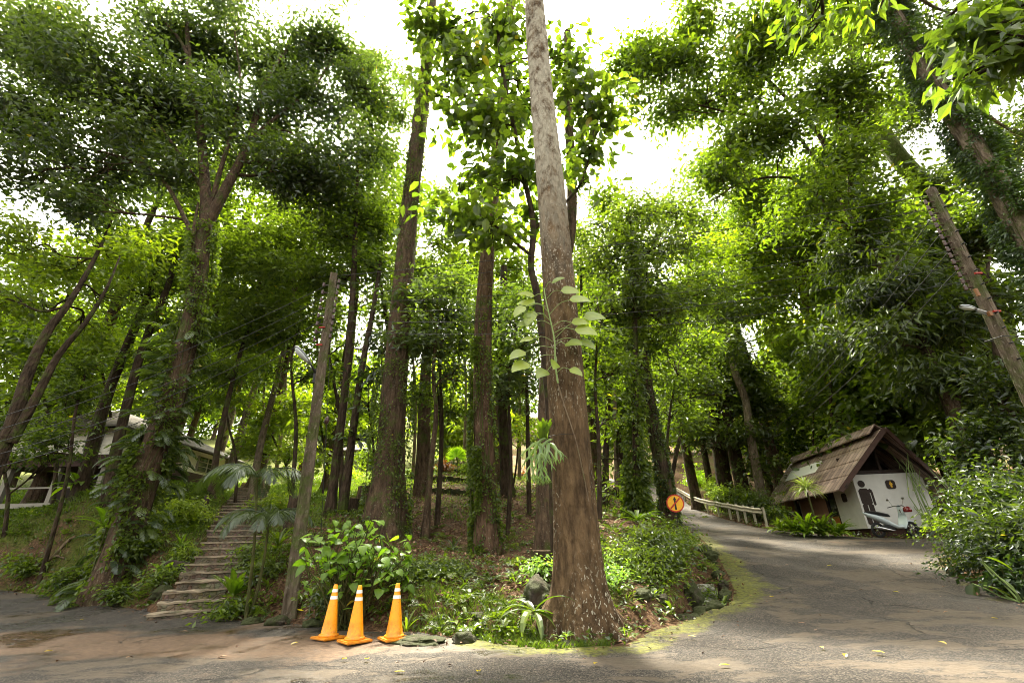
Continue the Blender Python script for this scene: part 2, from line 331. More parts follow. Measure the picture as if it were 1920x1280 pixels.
roadS = TPS([[-4, 5, 0], [0, 5, 0], [4, 4, 0], [0, 7, 0], [2, 7, 0], [-8, 6, 0], [-14, 8, 0], [8, 5, 0], [-30, 14, 0.3], [-30, 5, 0], [0, -10, 0], [-20, -10, 0], [20, -10, 0]]+
    W((0, 1108, 14), (200, 1132, 12), (340, 1155, 10.6), (545, 1168, 9.6), (1300, 1150, 8.8), (1390, 1110, 10), (1340, 1040, 13), (1315, 1010, 16), (1500, 1040, 14),
      (1400, 1000, 19), (1300, 955, 30), (1270, 935, 36), (1240, 912, 42), (1920, 1135, 9), (1750, 1060, 12), (1740, 1015, 16), (1640, 1012, 16.5), (1435, 990, 21))+[[8, 55, 8.2], [20, 12, .6]])
hillS = TPS(W((0, 985, 15.5), (120, 985, 14.5), (240, 1010, 12.6), (20, 960, 19), (230, 945, 18), (400, 925, 20), (300, 1010, 12.8), (60, 1080, 14.2), (180, 1100, 12.6), (290, 1110, 11.4),
      (340, 1148, 10.7), (385, 1090, 11.5), (418, 1050, 12.4), (438, 1000, 14), (440, 970, 16), (450, 930, 21), (470, 905, 27),
      (520, 1120, 10.2), (520, 1060, 11), (540, 980, 14), (600, 960, 16),
      (640, 1150, 8.9), (700, 1085, 9.6), (830, 1150, 8.3), (850, 1080, 9.6), (760, 1035, 11), (725, 1000, 13.5), (915, 1040, 12.7), (820, 960, 16.5), (950, 905, 25), (820, 897, 25),
      (980, 1060, 10.5), (1010, 1130, 8.6), (1000, 1010, 13), (1060, 960, 16.5), (850, 880, 33), (670, 885, 38),
      (1150, 1010, 11.5), (1230, 990, 12.5), (1250, 972, 15.5), (1290, 1000, 12.6), (1200, 1110, 8.9), (1270, 1120, 9.2), (1290, 1040, 11.2), (1190, 960, 17), (1130, 925, 22), (1230, 930, 26))+
      [[1.0, 7.6, .05], [9.5, 40, 5.6], [13.6, 25, 1.9], [13, 30, 2.6], [16, 36, 4.5], [14.2, 18.5, 1.1], [15.5, 24, 1.3], [18.9, 26, 2.6], [14, 13.5, 1.0], [11.2, 10.5, .75], [10.5, 9, .55], [16, 10, 2.0], [22, 20, 3],
       [-50, 30, 6], [-50, 10, 1.5], [-30, 17, 2.6], [-30, 40, 9], [-12, 60, 14], [10, 70, 15], [40, 60, 13], [60, 30, 8], [40, 10, 3], [0, 110, 30], [-60, 110, 28], [60, 110, 28], [-70, 60, 14], [75, 60, 16],
       [-40, -15, 0], [40, -15, 1], [0, -15, 0], [100, 0, 3], [-100, 0, 1]])
RP = np.array([(-60, 17), (-14.2, 14.1), (-9.6, 12.1), (-7.6, 10.9), (-6.4, 10.5), (-5.4, 10.0), (-4.3, 9.75), (-3.4, 9.0), (-2.6, 8.55), (-1.6, 8.2), (-.9, 7.7), (-.2, 7.1), (.5, 6.75), (1.35, 6.95), (1.9, 7.7), (2.5, 8.2), (3.1, 8.8),
   (3.85, 9.4), (4.25, 10.2), (4.6, 11.2), (5.0, 12.5), (5.4, 14), (5.95, 16), (7.0, 20), (8.2, 25), (9.0, 30), (9.7, 36), (9.6, 41), (7.5, 47), (2, 53), (0, 58), (6, 58), (12, 49), (13.6, 42), (12.9, 37), (11.7, 33), (11.1, 29), (10.55, 25), (10.35, 21),
   (11.2, 18.6), (11.9, 17.2), (13.2, 16.7), (14.6, 16.6), (14.4, 15.6), (12.6, 14.6), (11.2, 13.4), (9.9, 12), (9.2, 10.6), (8.7, 9.2), (8.7, 7), (9.2, 3), (12, -6), (12, -14), (-60, -14)], float)
def sdist(x, y):
    """signed distance to the road outline, + inside; also foot point"""
    p = np.stack([np.ravel(x), np.ravel(y)], 1); best = np.full(len(p), 1e9); foot = np.zeros_like(p); ins = np.zeros(len(p), bool)
    for a, b in zip(RP, np.roll(RP, -1, 0)):
        ab = b-a; t = np.clip(((p-a)@ab)/(ab@ab), 0, 1); q = a+t[:, None]*ab; d = np.hypot(*(p-q).T); m = d < best; best[m] = d[m]; foot[m] = q[m]
        c = (a[1] > p[:, 1]) != (b[1] > p[:, 1])
        with np.errstate(divide='ignore', invalid='ignore'): xi = (b[0]-a[0])*(p[:, 1]-a[1])/(b[1]-a[1])+a[0]
        ins ^= c & (p[:, 0] < xi)
    return np.where(ins, best, -best).reshape(np.shape(x)), foot
STEP = spline(np.array(W((333, 1160, 10.3), (372, 1108, 11.1), (413, 1056, 12.2), (438, 1003, 14), (448, 968, 16), (465, 935, 20), (482, 905, 26))), 300)
DITCH = spline(np.array([[2.9, 9.0], [3.45, 9.75], [3.85, 10.7], [4.2, 11.8], [4.6, 13], [5.0, 14.6], [5.4, 16.5]]), 60)
def plnear(line, x, y):
    p = np.stack([np.ravel(x), np.ravel(y)], 1); best = np.full(len(p), 1e9); idx = np.zeros(len(p), int)
    for i, q in enumerate(line):
        d = np.hypot(p[:, 0]-q[0], p[:, 1]-q[1]); m = d < best; best[m] = d[m]; idx[m] = i
    return best.reshape(np.shape(x)), idx.reshape(np.shape(x))
def ss(t): t = np.clip(t, 0, 1); return t*t*(3-2*t)
def wob(x, y, s, a):
    return a*(np.sin(x*1.7*s+np.sin(y*1.3*s)*1.5)*np.cos(y*1.9*s+.7)+.5*np.sin(x*4.1*s+y*3.3*s)*np.cos(y*3.7*s-x*1.1*s))
def ground(x, y):
    x = np.asarray(x, float); y = np.asarray(y, float); sd, _ = sdist(x, y); rz = roadS(x, y); hz = hillS(x, y)
    hz = hz+wob(x, y, 1., .06)+wob(x, y, 2.7, .03)
    wd = np.where((x > 5.5) & (y > 6), 1.6, .55); b = ss(-sd/wd)
    # gentle bounds so that thin-plate tails stay tame
    z = rz*(1-b)+hz*b
    dd, _ = plnear(DITCH, x, y); z = z-.6*np.exp(-(dd/.36)**2)*(sd < 0)
    ds, i = plnear(STEP, x, y); k = ss((1.15-ds)/.55); z = z*(1-k)+(STEP[i, 2]-.12)*k*(sd < 0)+z*k*(sd >= 0)
    return z
def gz(x, y): return float(ground(np.array([x]), np.array([y]))[0])
def G(px, py, y0=6, y1=80):
    """where the ray of a pixel meets the ground"""
    ys = np.linspace(y0, y1, 600); pts = np.array([P(px, py, y) for y in ys]); g = ground(pts[:, 0], pts[:, 1])
    k = np.where(pts[:, 2] < g)[0]
    return np.array([pts[k[0]][0], pts[k[0]][1], g[k[0]]]) if len(k) else pts[-1]
def lines(lo, hi, c0, c1, s0, grow, smax):
    a = [c0]
    while a[-1] < c1: a.append(a[-1]+s0)
    s = s0
    while a[-1] < hi: s = min(s*grow, smax); a.append(a[-1]+s)
    s = s0; b = [c0]
    while b[-1] > lo: s = min(s*grow, smax); b.append(b[-1]-s)
    return np.array(b[:0:-1]+a)
gx = lines(-130, 130, -12, 12, .11, 1.05, 6); gy = lines(-14, 170, 4.5, 17, .11, 1.035, 5)
X, Y = np.meshgrid(gx, gy); sdg, foot = sdist(X, Y); foot = foot.reshape(*X.shape, 2)
cell = np.maximum(np.gradient(gx)[None, :]*np.ones_like(X), np.gradient(gy)[:, None]*np.ones_like(X))
snap = np.abs(sdg) < .55*cell
XX = np.where(snap, foot[..., 0], X); YY = np.where(snap, foot[..., 1], Y); sdg = np.where(snap, 0, sdg)
Z = ground(XX, YY); ny, nx = X.shape
ii, jj = np.meshgrid(np.arange(ny-1), np.arange(nx-1), indexing='ij'); Fq = np.stack([ii*nx+jj, ii*nx+jj+1, (ii+1)*nx+jj+1, (ii+1)*nx+jj], -1).reshape(-1, 4)
inside = (sdg.ravel()[Fq] >= -1e-6).all(1) & (sdg.ravel()[Fq].max(1) > 0)
V = np.stack([XX, YY, Z-np.where(sdg > 0, .05, 0)], -1).reshape(-1, 3)
green = np.clip(.25+.55*ss((-5-XX)/4)+.25*ss((YY-18)/6)-.35*ss((1.1+sdg)/.9)+.35*((XX > 1.5) & (YY < 14))+wob(XX, YY, .6, .25), 0, 1.2)
mb = MB(); mb.add(V, Fq); tag(mb.build('hillside', MATS['hillside_soil'], smooth=True, attrs={'green': green.ravel()}), kind='structure')
used = np.unique(Fq[inside]); mp = np.full(len(V), -1); mp[used] = np.arange(len(used)); V2 = V[used].copy()
V2[:, 2] = Z.ravel()[used]+.012+wob(V2[:, 0], V2[:, 1], .9, .012)+wob(V2[:, 0], V2[:, 1], 3.1, .006)
s2 = sdg.ravel()[used]; x2 = V2[:, 0]; y2 = V2[:, 1]
moss = np.where(x2 > -.8, 1, .15)*ss((.85-s2)/.85)*np.where((y2 > 6) & (y2 < 19), 1, 0)*np.where(x2 > 7.4, .55, 1)
moss += .5*np.exp(-((x2-4.9)**2/.5+(y2-10.6)**2/3))
dirt = np.clip(ss((-.2-x2)/2.5)*(.42+.55*np.exp(-((y2-7.6-(-x2-3)*.16)/.7)**2)), 0, 1)*(1-.3*(x2 < -9))
dirt = np.maximum(dirt, .6*np.exp(-((x2-12)**2/6+(y2-16.2)**2/1.0)))
wet = np.where(x2 < 0, 1., .25)
mb = MB(); mb.add(V2, mp[Fq[inside]]); tag(mb.build('road', MATS['road_asphalt'], smooth=True, attrs={'moss': moss, 'dirt': dirt, 'edge': s2, 'wet': wet}), kind='structure')
# ------------------------------------------------------------------ foliage builders
def leaves(mb, c, L, Wd, outward=None, droop=.35, tint=None, updir=.7, big=False):
    """small leaves as folded quads; c (n,3)"""
    n = len(c)
    if n == 0: return
    d = rng.standard_normal((n, 3))
    if outward is not None: d = d+outward*.9
    d[:, 2] = d[:, 2]*.5-droop; d = nrm(d)
    u = rng.standard_normal((n, 3))*.55; u[:, 2] += updir; s = nrm(np.cross(d, u)); nn = np.cross(s, d)
    Ls = (L*(.65+.7*rng.random(n)))[:, None]; Ws = (Wd*(.7+.6*rng.random(n)))[:, None]
    if big:
        b = c; dz = np.array([0, 0, 1.])*Ls
        l1 = b+d*Ls*.28+s*Ws*.44+nn*Ws*.14; l2 = b+d*Ls*.66+s*Ws*.42+nn*Ws*.1-dz*.06; tp = b+d*Ls-dz*.2; r1 = b+d*Ls*.28-s*Ws*.44+nn*Ws*.14; r2 = b+d*Ls*.66-s*Ws*.42+nn*Ws*.1-dz*.06; m_ = b+d*Ls*.5-nn*Ws*.03
        V = np.stack([b, l1, l2, tp, r2, r1, m_], 1).reshape(-1, 3); o = np.arange(n)[:, None]*7
        t = (rng.random(n) if tint is None else np.clip(tint+rng.normal(0, .18, n), 0, .93)); t = np.where(rng.random(n) < .002, 1., np.minimum(t, .93))
        f = np.concatenate([o+[0, 1, 6, 5], o+[6, 1, 2, 3], o+[5, 6, 3, 4]]); mb.add(V, f, np.repeat(t, 7)); return
    b = c; l = b+d*Ls*.48+s*Ws*.5+nn*Ws*.16; r = b+d*Ls*.48-s*Ws*.5+nn*Ws*.16; tp = b+d*Ls; tp[:, 2] -= Ls[:, 0]*.12
    V = np.stack([b, l, tp, r], 1).reshape(-1, 3); f = np.arange(4*n).reshape(n, 4)
    t = (rng.random(n) if tint is None else np.clip(tint+rng.normal(0, .18, n), 0, .93))
    t = np.where(rng.random(n) < .0015, 1., np.minimum(t, .93)); mb.add(V, f, np.repeat(t, 4))
def gapped(p, ph, fr):
    return (np.sin(p[:, 0]*fr+ph[0]+1.3*np.sin(p[:, 1]*fr*.7+ph[3]))+np.sin(p[:, 1]*fr*1.1+ph[1])+np.sin(p[:, 2]*fr*1.3+ph[2]+np.sin(p[:, 0]*fr*.8)))/3
GAPS = []; LAIK = 2.3; LEAFK = 1.42
def blob(mb, c, r, rz=.75, L=.16, lai=1.5, asp=.42, clump=16, cr=.38, fr=1.6, thr=-.25, tint=None, droop=.35):
    """an ellipsoid of leaf clumps, thinned by a wavy field so that gaps and an uneven outline remain"""
    L = L*LEAFK; c = np.asarray(c, float); area = math.pi*r*r*(.6+.4*rz); nl = int(LAIK*lai*area/(L*L*asp*.55)); nc = max(3, nl//clump)
    k = int(nc*3.2)+4; d = nrm(rng.standard_normal((k, 3))); q = rng.random(k)**(1/2.)*(.78+.5*rng.random(k)**1.6)
    q = q*np.where(rng.random(k) < .1, 1.3, 1.)
    q = q*(1+.2*np.sin(d[:, 0]*3.1+c[0]*3)*np.cos(d[:, 2]*2.7+c[1]*2)+.22*np.sin(d[:, 1]*4.3+d[:, 0]*3.7+c[2]*5)+.12*np.sin(d[:, 2]*9+d[:, 0]*8+c[0]))
    p = d*q[:, None]*np.array([r, r, r*rz])+c; ph = rng.random(4)*6.28; g = gapped(p, ph, fr*(1.6/r)**.35)
    keep = g > thr
    for gp in GAPS:
        v = p-CAM; zc = v@FW; sx = 960+F*(v@RT)/zc; sy = 640-F*(v@UP)/zc; keep &= ((sx-gp[0])/gp[2])**2+((sy-gp[1])/gp[3])**2 > (.75+.35*rng.random(len(p)))
    p = p[keep][:nc]; out = nrm(p-c)
    if len(p) == 0: return
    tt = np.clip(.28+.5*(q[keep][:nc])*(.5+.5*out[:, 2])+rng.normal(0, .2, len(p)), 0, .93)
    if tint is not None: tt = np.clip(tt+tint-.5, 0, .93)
    o = rng.standard_normal((len(p), clump, 3))*cr*np.array([1, 1, .32]); pts = (p[:, None]+o).reshape(-1, 3)
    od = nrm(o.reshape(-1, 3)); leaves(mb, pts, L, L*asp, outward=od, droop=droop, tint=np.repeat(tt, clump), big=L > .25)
def strap(mb, base, az, el, L, Wd, droop=1.2, n=7, prof=None, fold=.25, t=None, twist=0, mi=0):
    """one arching leaf as a strip three vertices wide"""
    base = np.asarray(base, float); s = np.linspace(0, 1, n); h = np.array([math.cos(az), math.sin(az), 0]); side = np.array([-math.sin(az), math.cos(az), 0])
    ang = el-droop*s**1.4; st = L/(n-1); p = [base]
    for k in range(1, n): a = (ang[k]+ang[k-1])/2; p.append(p[-1]+st*(h*math.cos(a)+np.array([0, 0, math.sin(a)])))
    p = np.array(p); nv = -np.outer(np.sin(ang), h)+np.outer(np.cos(ang), [0, 0, 1]); 
    sd2 = side*math.cos(twist)+nv*math.sin(twist)
    wd = (prof(s) if prof else np.sin(math.pi*np.clip(s*.93+.06, 0, 1))**.7)*Wd/2
    l = p+sd2*wd[:, None]+nv*(wd*fold)[:, None]; r = p-sd2*wd[:, None]+nv*(wd*fold)[:, None]
    V = np.stack([l, p, r], 1).reshape(-1, 3); f = []
    for k in range(n-1): a = 3*k; f += [[a, a+1, a+4, a+3], [a+1, a+2, a+5, a+4]]
    mb.add(V, f, (lambda tv: tv if tv > .93 else np.clip(np.tile([tv-.1, tv+.22, tv-.1], n)+np.repeat(rng.normal(0, .06, n), 3), 0, .93))(float(rng.random()*.9) if t is None else t), mi)
    return p[-1]
HEART = lambda s: np.interp(s, [0, .06, .2, .4, .7, .9, 1], [.15, .75, 1, .97, .62, .22, 0])
OVAL = lambda s: np.interp(s, [0, .15, .4, .65, .88, 1], [.08, .55, .95, 1, .55, 0])
LANCE = lambda s: np.interp(s, [0, .15, .4, .7, 1], [.25, .75, 1, .7, 0])
def frond(mb, base, az, el, L, Wd, droop, nl=26, t=.5, ldroop=.5, lw=.03):
    """pinnate leaf: rachis with leaflets on both sides"""
    base = np.asarray(base, float); n = nl; s = np.linspace(0, 1, n); h = np.array([math.cos(az), math.sin(az), 0]); side = np.array([-math.sin(az), math.cos(az), 0]); z = np.array([0, 0, 1.])
    ang = el-droop*s**1.3; p = [base]
    for k in range(1, n): p.append(p[-1]+L/(n-1)*(h*math.cos(ang[k])+z*math.sin(ang[k])))
    p = np.array(p); tan = nrm(np.gradient(p, axis=0)); tube(mb, p, np.linspace(.012, .003, n)*max(L, .6), 4, t, cap=False)
    ll = Wd*np.sin(math.pi*np.clip(.12+.85*s, 0, 1))**.7; k0 = int(n*.12)
    for sg in (-1, 1):
        d = nrm(tan*.75+side*sg*.85-z*ldroop*(.6+.5*rng.random((n, 1)))); q = p[k0:]; dd = d[k0:]; le = ll[k0:, None]*(.9+.2*rng.random((n-k0, 1)))
        wv = nrm(np.cross(dd, nrm(np.cross(tan[k0:], side*sg))))*lw*.5
        wv = nrm(tan[k0:]-dd*np.sum(tan[k0:]*dd, 1, keepdims=True))*lw*.5
        tip = q+dd*le-z*le*.18*ldroop; V = np.stack([q, q+dd*le*.5+wv, tip, q+dd*le*.5-wv], 1).reshape(-1, 3)
        mb.add(V, np.arange(len(V)).reshape(-1, 4), np.repeat(np.clip(t+rng.normal(0, .1, len(q)), 0, .93), 4))
def rosette(mb, c, n, L, Wd, el=(.5, 1.3), droop=1.3, prof=None, fold=.25, segs=7):
    for k in range(n):
        az = k*2.4+random.uniform(-.3, .3); e = random.uniform(*el); strap(mb, c, az, e, L*random.uniform(.7, 1.15), Wd*random.uniform(.8, 1.2), droop*random.uniform(.7, 1.3), segs, prof, fold)
def bark_lob(seed, amp=.06, flare=None):
    ph = rng.random(6)*6.28
    def f(u, a, p):
        r = 1+amp*np.sin(3*a+ph[0]+p[2]*.5)+amp*.6*np.sin(5*a+ph[1]-p[2]*.9)+amp*.35*np.sin(9*a+ph[2]+p[2]*1.7)
        if flare:
            g = math.exp(-max(p[2]-flare[0], 0)/flare[1]); r = r+g*(flare[2]+flare[3]*np.sin(flare[4]*a+ph[3])+flare[3]*.5*np.sin((flare[4]+2)*a+ph[4]))
        return r
    return f
TREES = {}
def trunk_mesh(mb, path, r0, r1, n=14, segs=None, flare=None, amp=.05):
    L = np.linalg.norm(np.diff(path, axis=0), axis=1).sum(); segs = segs or max(8, int(L*1.6)); pts = spline(path, segs)
    z0 = pts[0][2]; fl = (z0+.3,)+tuple(flare) if flare else None
    if flare:   # more rings near the ground
        u = np.concatenate([np.linspace(0, .18, 14)**1.0, np.linspace(.18, 1, segs)[1:]]); pts = spline(path, 200)[np.clip((u*199).astype(int), 0, 199)]
        rr = r0+(r1-r0)*u
    else: rr = np.linspace(r0, r1, len(pts))
    tube(mb, pts, rr, n, .5, bark_lob(0, amp, fl), cap=True); return pts
def branch(mb, a, b, r0, r1=.015, sag=.0, n=7, wig=.12, segs=9):
    a = np.asarray(a, float); b = np.asarray(b, float); L = np.linalg.norm(b-a); m1 = a+(b-a)*.33+rng.standard_normal(3)*wig*L*.5; m2 = a+(b-a)*.7+rng.standard_normal(3)*wig*L*.5
    m1[2] += sag*L; p = spline([a, m1, m2, b], segs); tube(mb, p, np.linspace(r0, r1, segs), n, .5, cap=False, jit=.04); return p
def tree(name, label, cat, path, r0, r1, barkm, blobs=(), leafm='leaf_mid', L=.16, lai=1.5, asp=.42, group=None, flare=(.5, .35, .12, 5), limbs=(), amp=.05,
         fr=1.6, thr=-.25, clump=16, cr=.38, droop=.35, brad=.35, n=14, tint=None, base_ground=True, brs=True, nt=6):
    path = np.array(path, float)
    if base_ground: path[0][2] = gz(path[0][0], path[0][1])-.25
    root = empty(name, (path[0][0], path[0][1], path[0][2]+.25), label, cat, group)
    mb = MB(); pts = trunk_mesh(mb, path, r0, r1, n, flare=flare, amp=amp)
    tops = [pts]
    for lp, a, b in limbs: q = spline(np.array(lp, float), 16); tube(mb, q, np.linspace(a, b, 16), 8, .5, bark_lob(1, .06)); tops.append(q)
    cr_ = MB(); allp = np.concatenate(tops); rad_at = np.concatenate([np.linspace(r0, r1, len(tops[0]))]+[np.linspace(a, b, 16) for _, a, b in limbs]) if limbs else np.linspace(r0, r1, len(pts))
    for c, r, rz in blobs:
        c = np.asarray(c, float)
        if brs:
            dv = c-allp; d = np.linalg.norm(dv, axis=1)+np.where(allp[:, 2] > c[2]-.1*r, 3*(allp[:, 2]-c[2]+.1*r), 0)+.0
            k = int(np.argmin(d)); a = allp[k]; rr = min(rad_at[k]*.6, .03+.022*np.linalg.norm(c-a))
            p = branch(mb, a, c, rr, .02, sag=.06)
            for q in range(nt):
                d_ = nrm(rng.standard_normal(3)+np.array([0, 0, .25]))*np.array([r, r, r*rz])*.8; s0 = p[random.randint(3, 8)]; branch(mb, s0, c+d_, .022, .006, n=5, segs=6)
        blob(cr_, c, r, rz, L, lai, asp, clump, cr, fr, thr, tint, droop)
    mb.build('trunk', MATS[barkm], root, smooth=True)
    if blobs: cr_.build('crown', MATS[leafm], root)
    TREES[label] = (root, pts); return root, pts
def B(px, py, Y, rpx, rz=.75):
    c = P(px, py, Y); return (c, rpx/ppm(c), rz)
def climber(name, label, pts, rads, dens, L, asp, leafm, stemm='stem_green', h0=0, h1=1, cat='climbing plant', arc=(0, 6.283), spread=.06, leafmode='quad', group=None):
    """a vine whose stems hug a trunk path"""
    n = len(pts); i0, i1 = int(h0*(n-1)), max(int(h1*(n-1)), int(h0*(n-1))+2); seg = pts[i0:i1+1]; rr = np.broadcast_to(rads, (n,))[i0:i1+1]
    root = empty(name, seg[0], label, cat, group); sm = MB(); lm = MB(); tot = np.linalg.norm(np.diff(seg, axis=0), axis=1).sum()
    fine = spline(seg, max(12, int(tot*3))); rf = np.interp(np.linspace(0, 1, len(fine)), np.linspace(0, 1, len(rr)), rr)
    for s in range(4):
        a0 = arc[0]+(arc[1]-arc[0])*(s+.5)/4; a = a0+.35*np.sin(np.linspace(0, 5+s, len(fine))+s)
        p = fine+np.stack([np.cos(a)*(rf*1.04+.01), np.sin(a)*(rf*1.04+.01), 0*a], 1); tube(sm, p, .012, 5, cap=False)
    N = int(dens*tot); u = rng.random(N); a = arc[0]+(arc[1]-arc[0])*rng.random(N); g = .5+.5*np.sin(u*tot*1.9+a*2)+.35*np.sin(u*tot*4.3-a*3)
    kp = g > .35*rng.random(N)+.25; u = u[kp]; a = a[kp]; x = u*(len(fine)-1); k = x.astype(int).clip(0, len(fine)-2); fr_ = (x-k)[:, None]
    base = fine[k]*(1-fr_)+fine[k+1]*fr_; r = rf[k]; o = np.stack([np.cos(a), np.sin(a), 0*a], 1); p = base+o*(r*1.03+spread*rng.random(len(a)))[:, None]
    if leafmode == 'quad': leaves(lm, p, L, L*asp, outward=o*1.3, droop=.8, updir=.3)
    else:
        for q, oo in zip(p, o):
            az = math.atan2(oo[1], oo[0])+random.uniform(-.9, .9)
            if leafmode == 'frond': frond(lm, q, az, random.uniform(-.1, .8), L*random.uniform(.7, 1.2), L*.33, 1.4, 11, random.random()*.9, .4, L*.085)
            else: strap(lm, q, az, random.uniform(-.3, .7), L*random.uniform(.7, 1.2), L*asp, 1.2, 5, HEART)
    sm.build('stem', MATS[stemm], root, smooth=True); lm.build('foliage', MATS[leafm], root); return root
def shrub(name, label, c, r, rz, leafm, L, lai=1.8, asp=.45, cat='shrub', group=None, thr=-.35, tint=None, cr=.14, clump=10, multi=None, stems=6):
    c = np.array(c, float); root = empty(name, (c[0], c[1], gz(c[0], c[1])), label, cat, group); sm = MB(); lm = MB(); g = np.array(root.location)
    parts = multi or [((0, 0, 0), 1)]
    for (o, k) in parts:
        cc = c+np.array(o)*r
        for s in range(stems):
            d = nrm(rng.standard_normal(3))*r*k*.7; d[2] = abs(d[2])*rz; branch(sm, [g[0]+random.uniform(-.1, .1), g[1]+random.uniform(-.1, .1), g[2]-.05], cc+d, .016, .005, n=5, segs=6, sag=.05)
        blob(lm, cc, r*k, rz, L, lai, asp, clump, cr, 3.2, thr, tint, .3)
    sm.build('stem', MATS['stem_green'], root, smooth=True); lm.build('foliage', MATS[leafm], root); return root
# ------------------------------------------------------------------ stone stairs, boulders, roots
def rough_box(mb, c, s, R, cuts=5, amp=.03, t=.5, seed=0):
    bm = bmesh.new(); bmesh.ops.create_cube(bm, size=1); bmesh.ops.subdivide_edges(bm, edges=bm.edges[:], cuts=cuts, use_grid_fill=True)
    v = np.array([list(q.co) for q in bm.verts])*s
    d = np.array([list(mnoise.noise_vector(Vector(q*3.1+seed*7.7))) for q in v]); e = np.array([list(mnoise.noise_vector(Vector(q*9+seed*3.3))) for q in v])
    v = v+d*amp+e*amp*.5; fl = [[q.index for q in f.verts] for f in bm.faces]; bm.free(); mb.addm(v@np.asarray(R).T+c, fl, t)
def frame2(dx, dy):
    y = nrm(np.array([dx, dy, 0.])); x = np.array([y[1], -y[0], 0]); return np.stack([x, y, [0, 0, 1.]], 1)
st = empty('stone_staircase', STEP[0], 'mossy pebble-stone stairs climbing the left bank towards the house', 'stairs')
zt = .14; k = 0; seglen = np.concatenate([[0], np.cumsum(np.linalg.norm(np.diff(STEP[:, :2], axis=0), axis=1))])
prev = 0
while zt < STEP[-1, 2]:
    i = int(np.argmin(np.abs(STEP[:, 2]-zt))); q = STEP[i]; tg = STEP[min(i+6, 299)]-STEP[max(i-6, 0)]; view = np.array([q[0], q[1], 0]); dirv = nrm(nrm(tg[:2])*.5+nrm(view[:2])*.8)
    R = frame2(*dirv); nxt = int(np.argmin(np.abs(STEP[:, 2]-zt-.165))); ln = max(.5, np.linalg.norm(STEP[nxt, :2]-q[:2])+.3)
    wd = 1.12 if k < 4 else 1.3; mb = MB(); c = np.array([q[0], q[1], zt-.17])+R[:, 1]*(ln*.5-.15)+R[:, 0]*.05*math.sin(k*2.3)
    rough_box(mb, c, np.array([wd, ln, .34]), R, 6, .06 if k < 5 else .03, seed=k); so_ = mb.build('step', MATS['step_stone'], st, smooth=False)
    mb = MB(); rough_box(mb, c+[0, 0, .165]-R[:, 1]*.03, np.array([wd+.03, ln, .035]), R, 6, .05 if k < 5 else .02, seed=k+40); mb.build('tread', MATS['sunlit_tread_stone'], so_); zt += .165; k += 1  # top slab in paler stone, sunlit nosing painted into its colour
def rock(mb, c, r, seed, flat=.7):
    bm = bmesh.new(); bmesh.ops.create_icosphere(bm, subdivisions=4, radius=1); v = np.array([list(q.co) for q in bm.verts])
    n = np.array([mnoise.noise(Vector(q*1.3+seed*5.1))+.45*mnoise.noise(Vector(q*3.2+seed*2.1))+.18*mnoise.noise(Vector(q*8+seed)) for q in v])
    v = v*(1+.42*n)[:, None]*np.array([r*(1+.3*math.sin(seed*3)), r, r*flat]); a = seed*1.7; Rz = np.array([[math.cos(a), -math.sin(a), 0], [math.sin(a), math.cos(a), 0], [0, 0, 1]])
    fl = [[q.index for q in f.verts] for f in bm.faces]; bm.free(); mb.addm(v@Rz.T+c, fl)
def boulder(px, py, Yd, r, label, seed, flat=.7, group=None, sink=.35):
    q = P(px, py, Yd); z = gz(q[0], q[1]); mb = MB(); c = np.array([q[0], q[1], z+r*flat*(1-sink)-.02]); rock(mb, c, r, seed, flat)
    e = mb.build('boulder', MATS['boulder'], smooth=True); tag(e, label, 'rock', group); return e
boulder(1008, 1125, 8.5, .25, 'big dark boulder leaning against the left foot of the spotted trunk', 1, 1.0)
boulder(1210, 1152, 8.6, .15, 'mossy rounded boulder right of the spotted trunk, left of three', 2)
boulder(1243, 1146, 8.9, .13, 'mossy boulder right of the spotted trunk, middle of three', 3)
boulder(1290, 1125, 9.2, .34, 'dark wet boulder at the mouth of the stone gutter', 4, .9)
boulder(1330, 1105, 9.5, .36, 'dark rock slab overhanging the gutter water', 5, .55)
boulder(1222, 1085, 9.4, .12, 'pale boulder held in the leafy knoll beside the gutter', 6, .9)
boulder(1185, 1015, 10.6, .22, 'grey boulder near the top of the leafy knoll', 7, 1.0)
boulder(1292, 1078, 10.0, .2, 'boulder wedged in the knoll above the gutter', 8, 1.2)
boulder(1062, 1207, 7.0, .13, 'low mossy stone at the very foot of the spotted trunk', 9, .5, sink=.2)
boulder(870, 1222, 7.35, .16, 'small dark boulder in the grass between the cones and the spotted trunk', 10, .6)
boulder(785, 1215, 7.55, .26, 'flat tan rock just right of the right-hand cone', 11, .22)
boulder(520, 1172, 9.4, .18, 'stone at the roadside left of the pole foot', 12, .6)
boulder(585, 1178, 9.1, .13, 'stone at the roadside right of the pole foot', 13, .7)
boulder(470, 1175, 9.7, .17, 'broken kerb stone below the small palm', 14, .45)
boulder(900, 1172, 8.1, .12, 'half-buried pale stone on the slope above the grass tufts', 15, .5)
boulder(300, 1122, 11.2, .2, 'rock edging the left side of the lower stairs', 16, .7)
boulder(325, 1085, 11.9, .2, 'dark rock edging the left side of the stairs higher up', 17, .8)
